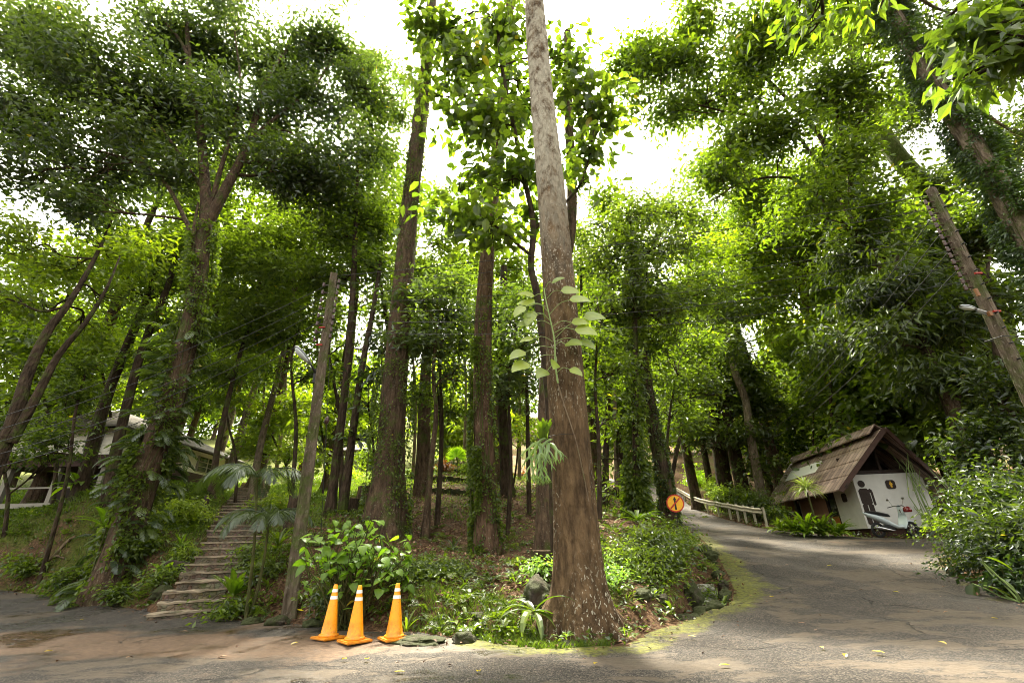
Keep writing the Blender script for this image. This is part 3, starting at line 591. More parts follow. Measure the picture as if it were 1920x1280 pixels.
for i, (a, b) in enumerate([(2, 9), (11, 16), (18, 24), (27, 33), (36, 42), (44, 51)]):   # broken edge of the gutter, a line of kerb lumps
    mb = MB()
    for j in (a, a+2, a+4):
        q = DITCH[j]; rock(mb, np.array([q[0]+.42, q[1], gz(q[0]+.55, q[1])-.02]), (.11+.04*math.sin(j)), j+.3, .75)
    e = mb.build('kerb_stone', MATS['boulder'], smooth=True); tag(e, ['first mossy lump of broken kerb beside the gutter mouth', 'second mossy kerb lump up from the gutter mouth', 'third mossy kerb lump up from the gutter mouth', 'fourth mossy kerb lump up from the gutter mouth', 'fifth mossy kerb lump, near the top of the gutter', 'uppermost mossy kerb lump of the gutter'][i], 'kerb', 'mossy kerb lumps along the gutter')
wm = NT('stream_water'); nz_ = wm.noise(wm.co(), 9, 4); wm.pr(wm.mix(wm.ramp(nz_, .45, .65), (.10, .09, .07, 1), (.5, .5, .46, 1)), .12, wm.bump(nz_, .03), .6); MATS['stream_water'] = wm.m
mb = MB(); q = DITCH[:26]; n_ = len(q); tg = nrm(np.gradient(q, axis=0)); sv = np.stack([-tg[:, 1], tg[:, 0]], 1); zz = ground(q[:, 0], q[:, 1])+.09
Vw = np.concatenate([np.column_stack([q+sv*.22, zz]), np.column_stack([q-sv*.22, zz])]); mb.add(Vw, [[i, i+1, n_+i+1, n_+i] for i in range(n_-1)]); tag(mb.build('gutter_water', MATS['stream_water'], smooth=True), kind='structure')
def root_on_bank(pxs, r0, r1, label, Yg=(6, 30), mat='root_wood', lift=.03):
    g = [G(x, y, *Yg) for x, y in pxs]; p = spline(np.array(g), 26); p[:, 2] = ground(p[:, 0], p[:, 1])+lift+.05*np.sin(np.linspace(0, 9, 26)); mb = MB(); tube(mb, p, np.linspace(r0, r1, 26), 8, jit=.08)
    tag(mb.build('tree_root', MATS[mat], smooth=True), label, 'root', 'roots on the bank')
root_on_bank([(240, 985), (200, 1040), (160, 1065), (120, 1085), (95, 1115)], .09, .03, 'thick dark root sprawling down the left bank from the vine-draped tree', mat='bark_dark')
root_on_bank([(140, 1010), (110, 1035), (85, 1055), (66, 1072)], .045, .03, 'pale bare root curving down the left bank')
root_on_bank([(120, 1050), (90, 1058), (70, 1070), (82, 1090)], .03, .012, 'forked pale root end on the left bank')
root_on_bank([(230, 1010), (200, 1025), (150, 1060)], .05, .02, 'brown root below the vine-draped tree', mat='root_wood')
root_on_bank([(855, 948), (820, 960), (775, 972), (750, 985)], .035, .02, 'long bare fallen branch lying on the slope behind the thin grey trunk')
def stump(px, py, Yd, r, h, label, m='bark_brown'):
    q = P(px, py, Yd); z = gz(q[0], q[1]); rt = empty('tree_stump', (q[0], q[1], z), label, 'stump'); mb = MB(); tube(mb, [[q[0], q[1], z-.15], [q[0], q[1], z+h*.5], [q[0]+.02, q[1], z+h]], [r*1.15, r, r*.97], 14, lob=bark_lob(0, .07)); mb.build('trunk', MATS[m], rt)
    mb = MB(); tube(mb, [[q[0]+.02, q[1], z+h], [q[0]+.02, q[1], z+h+.02]], [r*.9, r*.85], 14); mb.build('cut_top', MATS['root_wood'], rt)
stump(683, 925, 17, .24, .65, 'broad cut stump left of the swollen ivy-covered foot'); stump(660, 962, 15.3, .16, .5, 'narrow dark stump in front of the broad one', 'bark_dark'); stump(1015, 1075, 9.6, .2, .45, 'low dark stump beside the boulder left of the spotted trunk', 'bark_dark'); stump(545, 985, 13, .16, .9, 'dark upright stump behind the left utility pole', 'bark_dark')
# ------------------------------------------------------------------ toilet hut on the right
HY = math.atan2(-.12, .992); HR = np.array([[.992, .12, 0], [-.12, .992, 0], [0, 0, 1.]]); HO = np.array([14.25, 18.5, 0]); gh = 1.12
def hl(x, y, z): return HO+HR@np.array([x, y, z], float)
ex, ey, ez = HR[:, 0], HR[:, 1], HR[:, 2]
hut = empty('toilet_hut', hl(0, 0, gh), 'white-walled restroom hut with steep brown board roof beside the road', 'hut', rz=HY)
def hbox(nm, x0, x1, y0, y1, z0, z1, m, par=hut, mb=None):
    b = mb or MB(); c = hl((x0+x1)/2, (y0+y1)/2, (z0+z1)/2); box(b, c, (x1-x0, y1-y0, z1-z0), R=HR)
    return b if mb is not None else b.build(nm, MATS[m], par)
hbox('plinth', -.9, 1.35, .15, 6.6, .7, 1.56, 'plinth_dark')
wall = hbox('front_wall', -1.03, 1.48, 0, .12, 1.52, 3.47, 'white_wall')
hbox('side_wall', -1.03, -.93, .122, 1.7, 1.52, 3.2, 'white_wall')
sw = hbox('side_wall', -1.02, -.9, 2.5, 5.0, 1.52, 3.2, 'wall_pink'); hbox('side_wall', -1.02, -.9, 5.6, 6.8, 1.52, 3.2, 'wall_pink'); hbox('side_wall', 1.38, 1.48, .122, 6.8, 1.52, 3.3, 'white_wall'); hbox('rear_wall', -.9, 1.38, 6.7, 6.8, 1.52, 3.4, 'wall_pink')
dr = hbox('door', -1.0, -.95, 1.77, 2.44, 1.52, 2.05, 'door_orange'); mb = MB()
for (a, b, c, d) in ((1.7, 1.77, 1.52, 3.2), (2.44, 2.5, 1.52, 3.2)): hbox('', -1.04, -.9, a, b, c, d, '', mb=mb)
hbox('', -1.035, -.9, 1.77, 2.44, 2.05, 2.12, '', mb=mb); hbox('', -1.035, -.9, 1.77, 2.44, 2.95, 3.2, '', mb=mb); mb.build('door_frame', MATS['dark_wood'], hut)
hbox('pane', -.98, -.96, 1.77, 2.44, 2.12, 2.95, 'glass_dark', dr)
f2 = MB()
for (a, b, c, d) in ((5.0, 5.06, 1.52, 3.2), (5.54, 5.6, 1.52, 3.2), (5.06, 5.54, 2.98, 3.2), (5.06, 5.54, 1.52, 1.6)): hbox('', -1.04, -.9, a, b, c, d, '', mb=f2)
wi = f2.build('window', MATS['frame_grey'], hut); hbox('pane', -.98, -.96, 5.06, 5.54, 1.6, 2.98, 'glass_dark', wi)
# small pictogram boards
def pict(nm, o, axx, nvec, s, par, fig=True):
    mb = MB(); r = .18*s; c = s*.5; pts = [(-c+r, -c), (c-r, -c), (c, -c+r), (c, c-r), (c-r, c), (-c+r, c), (-c, c-r), (-c, -c+r)]; prism(mb, pts, o, axx, ez, nvec, .03); b = mb.build('sign_board', MATS['dark_wood'], par)
    if fig:
        mb = MB(); o2 = np.asarray(o)+np.asarray(nvec)*.032; prism(mb, [(.05*s*math.cos(a)*1.5, .28*s+.075*s*math.sin(a)) for a in np.linspace(0, 6.28, 13)[:-1]], o2, axx, ez, nvec, .006)
        prism(mb, [(-.16*s, .18*s), (.16*s, .18*s), (.17*s, -.05*s), (.11*s, -.05*s), (.09*s, -.32*s), (.01*s, -.32*s), (0, -.1*s), (-.01*s, -.32*s), (-.09*s, -.32*s), (-.11*s, -.05*s), (-.17*s, -.05*s)], o2, axx, ez, nvec, .006); mb.build('figure', MATS['yellow_paint'], b)
pict('s', hl(.26, -.002, 3.06), ex, -ey, .33, hut); pict('s', hl(-1.032, .95, 2.7), -ey, -ex, .33, hut, False)
# large dark standing figure on the wall corner
mb = MB(); o = hl(-.72, -.002, 1.62)
prism(mb, [(.125*math.cos(a)-.06, 1.5+.13*math.sin(a)) for a in np.linspace(0, 6.28, 19)[:-1]], o, ex, ez, -ey, .02)
def rr(x0, x1, z0, z1, r=.045): return [(x0+r, z0), (x1-r, z0), (x1, z0+r), (x1, z1-r), (x1-r, z1), (x0+r, z1), (x0, z1-r), (x0, z0+r)]
prism(mb, rr(-.24, .14, .72, 1.33, .08), o, ex, ez, -ey, .02); prism(mb, rr(-.24, -.075, .02, .76), o, ex, ez, -ey, .018); prism(mb, rr(-.035, .14, .02, .76), o, ex, ez, -ey, .018); prism(mb, rr(.175, .25, .7, 1.22, .036), o, ex, ez, -ey, .02)
prism(mb, rr(.1, .25, 1.17, 1.31, .06), o, ex, ez, -ey, .016); mb.build('figure', MATS['dark_wood'], hut)
# roof: courses of boards on two slopes
HW, ZE, ZR = 1.86, 2.86, 5.0
def slope(side, y0e, y0r, y1, dz, th, courses, mat, nm, ze=ZE, zr=ZR, hw=HW, rev=0.0):
    mb = MB()
    for c in range(courses):
        a = c/courses; b = (c+1)/courses+(.025 if c < courses-1 else 0); off = .0
        def pt(u, y, lift): return hl(side*hw*(1-u), y, ze+(zr-ze)*u+lift+dz)
        ya, yb = y0e+(y0r-y0e)*a, y0e+(y0r-y0e)*b
        nv = 1/math.hypot(zr-ze, hw)*hw
        q = [pt(a, ya, off+.045), pt(b, yb, off), pt(b, y1, off), pt(a, y1, off+.045)]; low = [p-np.array([0, 0, th]) for p in q]
        mb.addm(np.array(q+low), [[0, 1, 2, 3], [7, 6, 5, 4], [0, 4, 5, 1], [1, 5, 6, 2], [2, 6, 7, 3], [3, 7, 4, 0]])
    return mb.build(nm, MATS[mat], hut)
rfL = slope(-1, -.5, -1.2, 7.2, 0, .05, 4, 'roof_board', 'roof'); rfR = slope(1, -.5, -1.2, 7.2, 0, .05, 4, 'roof_board', 'roof')
slope(-1, -.8, -.72, 7.0, .10, .05, 1, 'roof_board', 'ridge_roof', ze=4.78, zr=5.16, hw=.34); slope(1, -.8, -.72, 7.0, .12, .05, 1, 'roof_board', 'ridge_roof', ze=4.78, zr=5.16, hw=.34)
# translucent bright panel in the roof
mb = MB(); u0, u1 = .50, .73
q = [hl(-HW*(1-u), y, ZE+(ZR-ZE)*u+.062) for u, y in ((u0, 2.9), (u1, 2.9), (u1, 6.2), (u0, 6.2))]; mb.addm(np.array(q+[p-np.array([0, 0, .03]) for p in q]), [[0, 1, 2, 3], [7, 6, 5, 4], [0, 4, 5, 1], [1, 5, 6, 2], [2, 6, 7, 3], [3, 7, 4, 0]]); mb.build('skylight', MATS['skylight'], rfL)
mb = MB()
for s in (-1, 1): bar(mb, hl(s*HW, -.52, ZE-.03), hl(0, -1.23, ZR-.03), .05, .17)
mb.build('bargeboard', MATS['red_fascia'], hut)
mb = MB(); bar(mb, hl(-1.25, .02, 3.55), hl(1.6, .02, 3.55), .1, .12); bar(mb, hl(0.1, .05, 3.6), hl(0.1, .05, 4.9), .09, .09); bar(mb, hl(-.9, .05, 3.7), hl(.1, .05, 4.7), .07, .08); bar(mb, hl(1.1, .05, 3.7), hl(.1, .05, 4.7), .07, .08)
for y in (-.6, 1, 3, 5, 6.6):
    for s in (-1, 1): bar(mb, hl(s*1.7, y, 2.95), hl(0, y-.1, 4.86), .07, .09)
bar(mb, hl(.02, -.9, 4.83), hl(.02, 6.8, 4.83), .09, .12); mb.build('roof_truss', MATS['dark_wood'], hut)
hbox('ceiling', -.9, 1.38, .2, 6.6, 3.42, 3.46, 'dark_wood')
hbox('gable_backing', -.75, .95, 1.2, 1.25, 3.47, 4.3, 'dark_wood')
# ------------------------------------------------------------------ timber house on the left
hs_ = empty('timber_house', (-19.3, 21, 3.0), 'two-storey white boarded house with brown band half hidden by trees on the left', 'house')
def clap(name, x0, x1, y0, y1, z0, z1, par, mat='cream_wall', pitch=.13):
    mb = MB(); box(mb, ((x0+x1)/2, (y0+y1)/2, (z0+z1)/2), (x1-x0, y1-y0, z1-z0)); n = int((z1-z0)/pitch)
    for i in range(n): z = z0+(i+.12)*pitch; box(mb, ((x0+x1)/2, (y0+y1)/2, z), (x1-x0+.04, y1-y0+.04, .035))
    return mb.build(name, MATS[mat], par)
clap('upper_wall', -20.6, -16.45, 18.6, 26.2, 4.95, 6.05, hs_); clap('brown_band', -20.7, -16.35, 18.5, 26.3, 4.5, 4.95, hs_, 'brown_band', .11)
mb = MB(); box(mb, (-18.6, 23, 3.75), (3.6, 6, 1.5)); mb.build('lower_wall', MATS['dark_wood'], hs_)
for x, y in ((-16.6, 18.75), (-18.4, 18.75), (-20.4, 18.75), (-16.6, 21), (-16.6, 23.4), (-16.6, 26)):
    mb = MB(); box(mb, (x, y, 3.6), (.17, .17, 2.0)); mb.build('post', MATS['frame_grey'], hs_)
mb = MB(); box(mb, (-18.6, 18.72, 3.05), (4.0, .12, .18)); box(mb, (-18.6, 18.74, 3.72), (4.0, .06, .06)); mb.build('rail', MATS['frame_grey'], hs_)
def hwin(x, y, z, wx, wz, along='x'):
    fr = MB(); gl = MB(); s = (wx, .1, wz) if along == 'x' else (.1, wx, wz); d = np.array([0, -.04, 0]) if along == 'x' else np.array([.04, 0, 0]); box(fr, (x, y, z), s)
    f = None; a = np.array([1, 0, 0]) if along == 'x' else np.array([0, 1, 0])
    fo = fr.build('window', MATS['frame_grey'], hs_)
    for i in range(2):
        for j in range(3): box(gl, np.array([x, y, z])+d*1.4+a*wx*(-.25+.5*i)+np.array([0, 0, wz*(-.32+.32*j)]), (wx*.42, .02, wz*.27) if along == 'x' else (.02, wx*.42, wz*.27))
    gl.build('pane', MATS['glass_dark'], fo)
hwin(-17.25, 18.55, 5.5, .62, .8); hwin(-19.6, 18.55, 5.5, .9, .6); hwin(-16.4, 20.0, 5.5, 1.0, .75, 'y'); hwin(-16.4, 24.6, 5.45, 1.5, .75, 'y'); hwin(-16.4, 22.3, 5.5, .7, .75, 'y')
mb = MB(); e0, e1, e2, e3 = -21.3, -15.75, 17.8, 27; zr_, ze_ = 7.4, 6.0
V_ = np.array([[e0, e2, ze_], [e1, e2, ze_], [e1, e3, ze_], [e0, e3, ze_], [-18.5, 20.6, zr_], [-18.5, 24.2, zr_]]); Vl = V_-np.array([0, 0, .08])
mb.addm(np.concatenate([V_, Vl]), [[0, 1, 4], [1, 2, 5, 4], [2, 3, 5], [3, 0, 4, 5], [7, 6, 10], [8, 7, 10, 11], [9, 8, 11], [6, 9, 11, 10], [0, 6, 7, 1], [1, 7, 8, 2], [2, 8, 9, 3], [3, 9, 6, 0]]); mb.build('roof', MATS['grey_roof'], hs_)
# little bungalow up the slope
q = P(672, 884, 38); bz = gz(q[0], q[1]); bo = np.array([q[0], q[1], bz]); bg_ = empty('bungalow', bo, 'small far bungalow with grey hipped roof above the terraces', 'bungalow')
mb = MB(); box(mb, bo+[0, 1.5, .9], (2.6, 3, 1.9)); mb.build('wall', MATS['lime_wall'], bg_); mb = MB(); box(mb, bo+[.6, -.02, .85], (.8, .1, 1.5)); mb.build('doorway', MATS['dark_wood'], bg_)
mb = MB(); V_ = bo+np.array([[-1.9, -.6, 1.75], [1.9, -.6, 1.75], [1.9, 3.6, 1.75], [-1.9, 3.6, 1.75], [-.4, 1.5, 2.75], [.4, 1.5, 2.75]]); Vl = V_-np.array([0, 0, .1])
mb.addm(np.concatenate([V_, Vl]), [[0, 1, 5, 4], [1, 2, 5], [2, 3, 4, 5], [3, 0, 4], [6, 9, 8, 7], [0, 6, 7, 1], [1, 7, 8, 2], [2, 8, 9, 3], [3, 9, 6, 0]]); mb.build('roof', MATS['grey_roof'], bg_)
for k in range(4):
    q = P(697, 906, 33-k*0); mb = MB(); y = 32+k*1.1; x = P(697, 900, y)[0]; box(mb, (x, y, gz(x, y)+.05), (1.8, .5, .25)); tag(mb.build('garden_step', MATS['step_stone']), ['lowest', 'second', 'third', 'topmost'][k]+' of the far garden steps below the bungalow', 'step', 'garden steps below the bungalow')
# terrace walls across the slope
for i, (px0, px1, py, Yd) in enumerate([(770, 880, 902, 24), (790, 890, 925, 20), (775, 885, 888, 29)]):
    mb = MB(); a = P(px0, py, Yd); b = P(px1, py, Yd); R = frame2(0, 1); n = 7
    for j in range(n):
        x = a[0]+(b[0]-a[0])*(j+.5)/n; y = Yd+.2*math.sin(j*2.1); rough_box(mb, np.array([x, y, gz(x, y)+.02]), np.array([(b[0]-a[0])/n*1.1, .4, .34]), R, 3, .05, seed=j+i*9)
    tag(mb.build('terrace_wall', MATS['boulder']), ['low dark stone terrace edge in front of the fan palm', 'nearest low stone terrace edge on the slope', 'furthest low stone terrace edge by the red-leaved plants'][i], 'wall', 'terrace edges')
# ------------------------------------------------------------------ guardrail
gp = [P(1436, 990, 21), P(1397, 979, 22.8), P(1367, 967, 24.6), P(1325, 957, 27.5), P(1300, 947, 30.5), P(1284, 942, 34), P(1262, 938, 38)]
gr = empty('guardrail', (gp[0][0], gp[0][1], gz(gp[0][0], gp[0][1])), 'weathered metal guardrail on short posts along the right side of the uphill road', 'guardrail')
line = []
for q in gp: line.append([q[0], q[1], gz(q[0], q[1])])
fine = spline(np.array(line), 60); rz_ = fine[:, 2]+.66
prof = [(0, -.12), (-.05, -.09), (-.05, -.05), (0, -.02), (0, .02), (-.05, .05), (-.05, .09), (0, .12)]
tg = nrm(np.gradient(fine, axis=0)); nv = np.stack([tg[:, 1], -tg[:, 0]], 1)*-1; wob_ = .03*np.sin(np.arange(60)*1.1)
V_ = []; 
for i in range(60):
    for (a, b) in prof: V_.append([fine[i, 0]+nv[i, 0]*(a*-1+wob_[i]), fine[i, 1]+nv[i, 1]*(a*-1+wob_[i]), rz_[i]+b+wob_[i]*.6])
for i in range(60):
    for (a, b) in prof: V_.append([fine[i, 0]+nv[i, 0]*(a*-1+wob_[i]-.012), fine[i, 1]+nv[i, 1]*(a*-1+wob_[i]-.012), rz_[i]+b+wob_[i]*.6])
N_ = 60*8; fl = []
for i in range(59):
    for j in range(7): a = i*8+j; fl += [[a, a+8, a+9, a+1], [N_+a, N_+a+1, N_+a+9, N_+a+8]]
mb = MB(); mb.add(np.array(V_), fl); mb.build('rail', MATS['galv_steel'], gr, smooth=True)
for q in line+[list(spline(np.array(line), 13)[k]) for k in (1, 3, 5)]:
    mb = MB(); box(mb, (q[0]+.07, q[1], gz(q[0], q[1])+.36), (.08, .08, .95)); mb.build('post', MATS['galv_steel'], gr)
# ------------------------------------------------------------------ the trees one can single out
def up(px, py, Y): return P(px, py, Y)
GAPS[:] = [(715, 45, 70, 60), (1180, 20, 90, 55), (850, 235, 38, 48), (1205, 300, 60, 50), (460, 150, 32, 28), (90, 395, 38, 50), (270, 400, 60, 34), (470, 360, 32, 20), (205, 15, 40, 26), (1100, 405, 26, 30), (1410, 640, 34, 46), (520, 20, 36, 26), (655, 590, 16, 60), (870, 290, 20, 20), (700, 360, 16, 24), (30, 330, 26, 22), (640, 240, 18, 18), (350, 130, 20, 14), (800, 470, 16, 22), (1330, 90, 26, 22), (1480, 600, 14, 18)]
T = tree
# big spotted trunk by the road
root1, pts1 = T('spotted_tree', 'thick straight trunk blotched with pale lichen, nearest tree, rising from the road edge', 'tree',
  [P(1092, 1196, 7.75), P(1075, 900, 7.75), P(1045, 500, 7.8), P(1022, 250, 7.8), P(1002, 0, 7.8), P(1002, 0, 7.8)+np.array([.1, .2, 4]), P(1002, 0, 7.8)+np.array([.3, .3, 8])], .365, .22, 'bark_spotted',
  [(P(1002, 0, 7.8)+np.array([.6, .8, 8.5]), 2.6, .6), (P(1002, 0, 7.8)+np.array([-1.6, 2, 8]), 2, .6)], 'leaf_mid', .2, 1.0, flare=(.36, .55, .17, 5), n=48, amp=.035)
for k, (aa, ln) in enumerate([(-2.7, .5), (-2.05, .35), (-1.3, .4), (-.55, .5), (.3, .6), (3.0, .5)]):
    c_ = pts1[0]; p_ = []
    for u in np.linspace(0, 1, 10):
        a_ = aa+.25*math.sin(u*3+k); r_ = .38+ln*u; x_, y_ = c_[0]+r_*math.cos(a_), c_[1]+r_*math.sin(a_); p_.append([x_, y_, gz(x_, y_)+.30*(1-u)**2.2-.02])
    mb = MB(); tube(mb, p_, .13*(1-np.linspace(0, .82, 10)), 10, lob=bark_lob(0, .1), jit=.03); mb.build('root', MATS['bark_spotted'], root1, smooth=True)
# second trunk, tall, left of it
root2, pts2 = T('tall_tree', 'tall dark red-brown trunk with swollen ivy-covered foot on the slope behind the broad-leaved bush', 'tree',
  [P(722, 1000, 13.5), P(735, 800, 13.5), P(745, 640, 13.5), P(765, 430, 13.5), P(785, 250, 13.5), P(800, 120, 13.5), P(808, 20, 13.5), P(808, 20, 13.5)+np.array([0, .5, 6])], .40, .21, 'bark_brown',
  [(P(808, 20, 13.5)+np.array([0, .5, 6.5]), 2.8, .6)], 'leaf_mid', .2, 1.0, flare=(1.0, .75, .16, 4), n=28, amp=.06)
root3, pts3 = T('tall_tree', 'straight reddish trunk with ivy and spreading roots, left of the thick spotted trunk', 'tree',
  [P(915, 1042, 12.7), P(906, 850, 12.7), P(905, 640, 12.7), P(916, 450, 12.7), P(935, 250, 12.7), P(955, 60, 12.7), P(958, 20, 12.7)+np.array([0, 0, 4])], .30, .17, 'bark_red',
  [(P(958, 20, 12.7)+np.array([0, .4, 4.5]), 2.4, .6)], 'leaf_mid', .2, 1.0, flare=(.55, .5, .18, 5), n=26)
root4, pts4 = T('tall_tree', 'dark trunk showing on both sides behind the thick spotted trunk', 'tree',
  [P(1020, 1005, 11.5), P(1022, 850, 11.5), P(1030, 650, 11.6), P(1062, 480, 11.8), P(1072, 380, 12), P(1066, 200, 12), P(1064, 60, 12)], .21, .15, 'bark_brown', flare=(.4, .3, .1, 4))
# large-leaved tree behind the thick trunk
Tb = [B(880, 130, 11, 75), B(850, 40, 11.5, 60), B(940, 60, 11, 60), B(910, 230, 10.5, 80), B(960, 330, 10.2, 70), B(880, 330, 10.4, 60), B(850, 410, 10.3, 55), B(920, 430, 10.2, 60), B(800, 180, 11, 26), B(790, 60, 12, 40),
  B(1085, 190, 10.5, 60), B(1110, 290, 10.4, 45), B(1060, 110, 11, 50), B(1120, 215, 10.6, 45), B(1090, 345, 10.2, 45), B(985, 180, 11.5, 60), B(1000, 420, 11, 40)]
_g = GAPS[:]; GAPS[:] = [g_ for g_ in GAPS if g_[0] < 760 or g_[0] > 1150]
T('large_leaved_tree', 'slender curving tree with very large pale green leaves either side of the spotted trunk', 'tree',
  [P(1040, 1000, 10.2), P(1030, 760, 10.2), P(1008, 560, 10.2), P(996, 500, 10.2), P(1000, 420, 10.2), P(982, 330, 10.3), P(960, 220, 10.5), P(940, 120, 10.8), P(930, 30, 11)], .11, .05, 'bark_dark', Tb, 'leaf_big', .21, 1.5, asp=.66,
  limbs=[([P(998, 480, 10.2), P(960, 450, 10.2), P(900, 400, 10.3), P(860, 380, 10.3)], .05, .02), ([P(1000, 430, 10.2), P(1060, 380, 10.2), P(1095, 330, 10.3), P(1115, 240, 10.5)], .06, .02)], clump=9, cr=.34, thr=-.1, droop=.5, flare=None)
GAPS[:] = _g
# big many-branched tree on the left
c5 = [(60, 55, 11, 105), (190, 150, 11.5, 120), (55, 230, 12, 105), (180, 300, 12, 110), (310, 200, 12.5, 105), (330, 60, 13, 100), (465, 60, 14, 90), (610, 90, 14, 95), (570, 215, 14, 95), (450, 300, 13, 80), (620, 330, 14, 85), (330, 330, 12.5, 60),
      (110, 130, 12.5, 90), (560, 330, 13, 80), (690, 170, 14.5, 60), (420, 210, 12.5, 80), (520, 130, 15, 80), (250, 230, 13.5, 90), (40, 330, 12, 60), (680, 290, 14, 55), (150, 390, 12, 55), (380, 110, 14, 70)]
root5, pts5 = T('spreading_tree', 'huge forking tree draped in climbing vines, with a wide dark crown above the left bank', 'tree',
  [P(232, 1000, 12.2), P(268, 900, 12.2), P(310, 780, 12.2), P(345, 660, 12.2), P(368, 560, 12.2), P(380, 470, 12.2), P(387, 400, 12.2), P(383, 330, 12.3), P(375, 240, 12.4), P(355, 120, 12.5), P(350, 20, 12.6)], .36, .08, 'bark_brown',
  [B(*q) for q in c5], 'leaf_grey', .145, 1.75, asp=.48, flare=(.45, .5, .16, 5), n=24, clump=18, cr=.33, thr=-.12, fr=1.9,
  limbs=[([P(388, 420, 12.2), P(425, 350, 12.3), P(460, 280, 12.6), P(488, 190, 13), P(500, 150, 13.2), P(560, 60, 14)], .19, .05), ([P(470, 260, 12.7), P(530, 210, 13.2), P(600, 150, 14), P(640, 60, 14.5)], .08, .03),
         ([P(480, 200, 13), P(560, 180, 13.6), P(620, 155, 14)], .07, .02), ([P(385, 430, 12.2), P(410, 330, 12.2), P(450, 180, 12.5), P(440, 60, 12.8)], .10, .03),
         ([P(372, 250, 12.4), P(350, 100, 12.4), P(300, 30, 12.4), P(270, -20, 12.4)], .08, .04), ([P(380, 480, 12.2), P(300, 330, 12.2), P(210, 290, 12.2), P(120, 270, 12.2)], .08, .03), ([P(378, 560, 12.2), P(362, 480, 12.1), P(366, 420, 12), P(372, 380, 12)], .13, .03), ([P(384, 360, 12.3), P(280, 215, 12.2), P(150, 110, 12)], .06, .02)])
# far left dark leaning pair
T('leaning_tree', 'dark double-trunk tree leaning inward at the left edge of the bank', 'tree', [P(-12, 905, 11.5), P(20, 800, 11.5), P(52, 700, 11.6), P(90, 620, 11.8), P(130, 568, 12), P(180, 480, 12.5), P(215, 400, 13)], .18, .03, 'bark_dark',
  [B(40, 470, 12.5, 75), B(120, 500, 13, 75), B(200, 470, 13, 70), B(60, 570, 13, 55), B(210, 560, 13.5, 50), B(10, 560, 12, 50), B(150, 620, 14, 40)], 'leaf_lime', .15, 1.15, limbs=[([P(20, 830, 11.5), P(70, 740, 11.5), P(110, 665, 11.6), P(160, 605, 11.8), P(200, 540, 12), P(225, 480, 12.3)], .12, .02)], thr=-.05)
T('leaning_tree', 'ivy-wrapped leaning trunk in front of the house, left one of two', 'tree', [P(155, 925, 16), P(178, 820, 16), P(205, 730, 16), P(250, 620, 16), P(290, 520, 16.3), P(300, 450, 16.5)], .22, .10, 'bark_dark',
  [B(290, 480, 16, 60), B(240, 430, 16, 50), B(330, 540, 16, 50), B(250, 540, 16, 50)], 'leaf_mid', .16, 1.1)
T('leaning_tree', 'bare dark leaning trunk in front of the house, right one of two', 'tree', [P(200, 955, 15), P(215, 860, 15), P(238, 760, 15), P(262, 670, 15), P(288, 600, 15), P(320, 520, 15.3), P(330, 440, 15.5)], .17, .09, 'bark_dark',
  [B(300, 600, 15, 45), B(345, 460, 15.5, 45), B(280, 660, 15.5, 35)], 'leaf_mid', .15, 1.1)
T('slender_tree', 'thin straight sapling trunk standing on the left bank before the house', 'tree', [P(112, 988, 14), P(125, 900, 14), P(140, 780, 14), P(160, 700, 14)], .06, .03, 'bark_dark', [B(120, 740, 13.8, 55), B(95, 820, 14, 40), B(160, 690, 14, 40), B(70, 860, 14.3, 34)], 'leaf_mid', .11, 1.2, cr=.2, flare=None, thr=-.1)
# mid-left, around and behind the stairs
T('slender_tree', 'thin leaning trunk rising left of the weathered utility pole', 'tree', [P(478, 900, 20), P(492, 820, 20), P(515, 730, 20), P(535, 640, 20), P(548, 560, 20), P(560, 470, 20)], .15, .09, 'bark_pale', [B(500, 480, 19, 70), B(560, 420, 19, 65), B(470, 560, 19, 60), B(590, 500, 18, 45)], 'leaf_mid', .18, 1.3)
T('low_branched_tree', 'tree with bright fresh foliage hanging over the stone stairs', 'tree', [P(395, 940, 17), P(410, 830, 17), P(440, 700, 17), P(470, 600, 17), P(490, 520, 17)], .12, .05, 'bark_dark',
  [B(450, 480, 16, 70), B(530, 440, 16, 70), B(590, 520, 15.5, 55), B(480, 580, 16, 60), B(420, 620, 16.5, 55), B(545, 570, 16, 45), B(510, 500, 15, 50), B(420, 700, 17, 45)], 'leaf_mid', .15, 1.4, tint=.65, asp=.33)
T('twin_trunk_tree', 'pair of slim trunks side by side right of the left utility pole', 'tree', [P(618, 960, 15), P(632, 850, 15), P(648, 720, 15), P(658, 600, 15), P(665, 480, 15), P(668, 360, 15.3), P(672, 250, 15.5)], .15, .08, 'bark_dark',
  [B(620, 440, 15, 55), B(680, 410, 15.5, 60), B(700, 500, 15.5, 50), B(660, 330, 16, 60), B(640, 520, 15.5, 32), B(720, 430, 16, 50), B(690, 240, 16, 45)], 'leaf_mid', .16, 1.3, limbs=[([P(643, 955, 14.6), P(660, 820, 14.6), P(680, 680, 14.8), P(700, 580, 15), P(715, 480, 15.2)], .15, .07)], flare=(.3, .4, .08, 4))
T('slender_tree', 'thin grey trunk standing before the terraced slope, right of the swollen tree foot', 'tree', [P(797, 1005, 13.5), P(803, 930, 13.5), P(810, 850, 13.5), P(818, 770, 13.5), P(812, 700, 13.5), P(820, 620, 13.5)], .095, .05, 'bark_brown', [B(810, 640, 13.5, 60), B(850, 700, 13.5, 40), B(790, 560, 13.5, 50), B(840, 590, 14, 50)], 'leaf_grey', .14, 1.3, tint=.6)
T('mossy_tree', 'mossy ivy-clad trunk on the terrace between the swollen foot and the reddish trunk', 'tree', [P(793, 915, 20), P(795, 820, 20), P(797, 740, 20), P(800, 660, 20), P(805, 560, 20)], .33, .2, 'bark_brown', [B(760, 620, 19, 60), B(830, 540, 19, 60), B(790, 500, 19, 55)], 'leaf_mid', .17, 1.2)
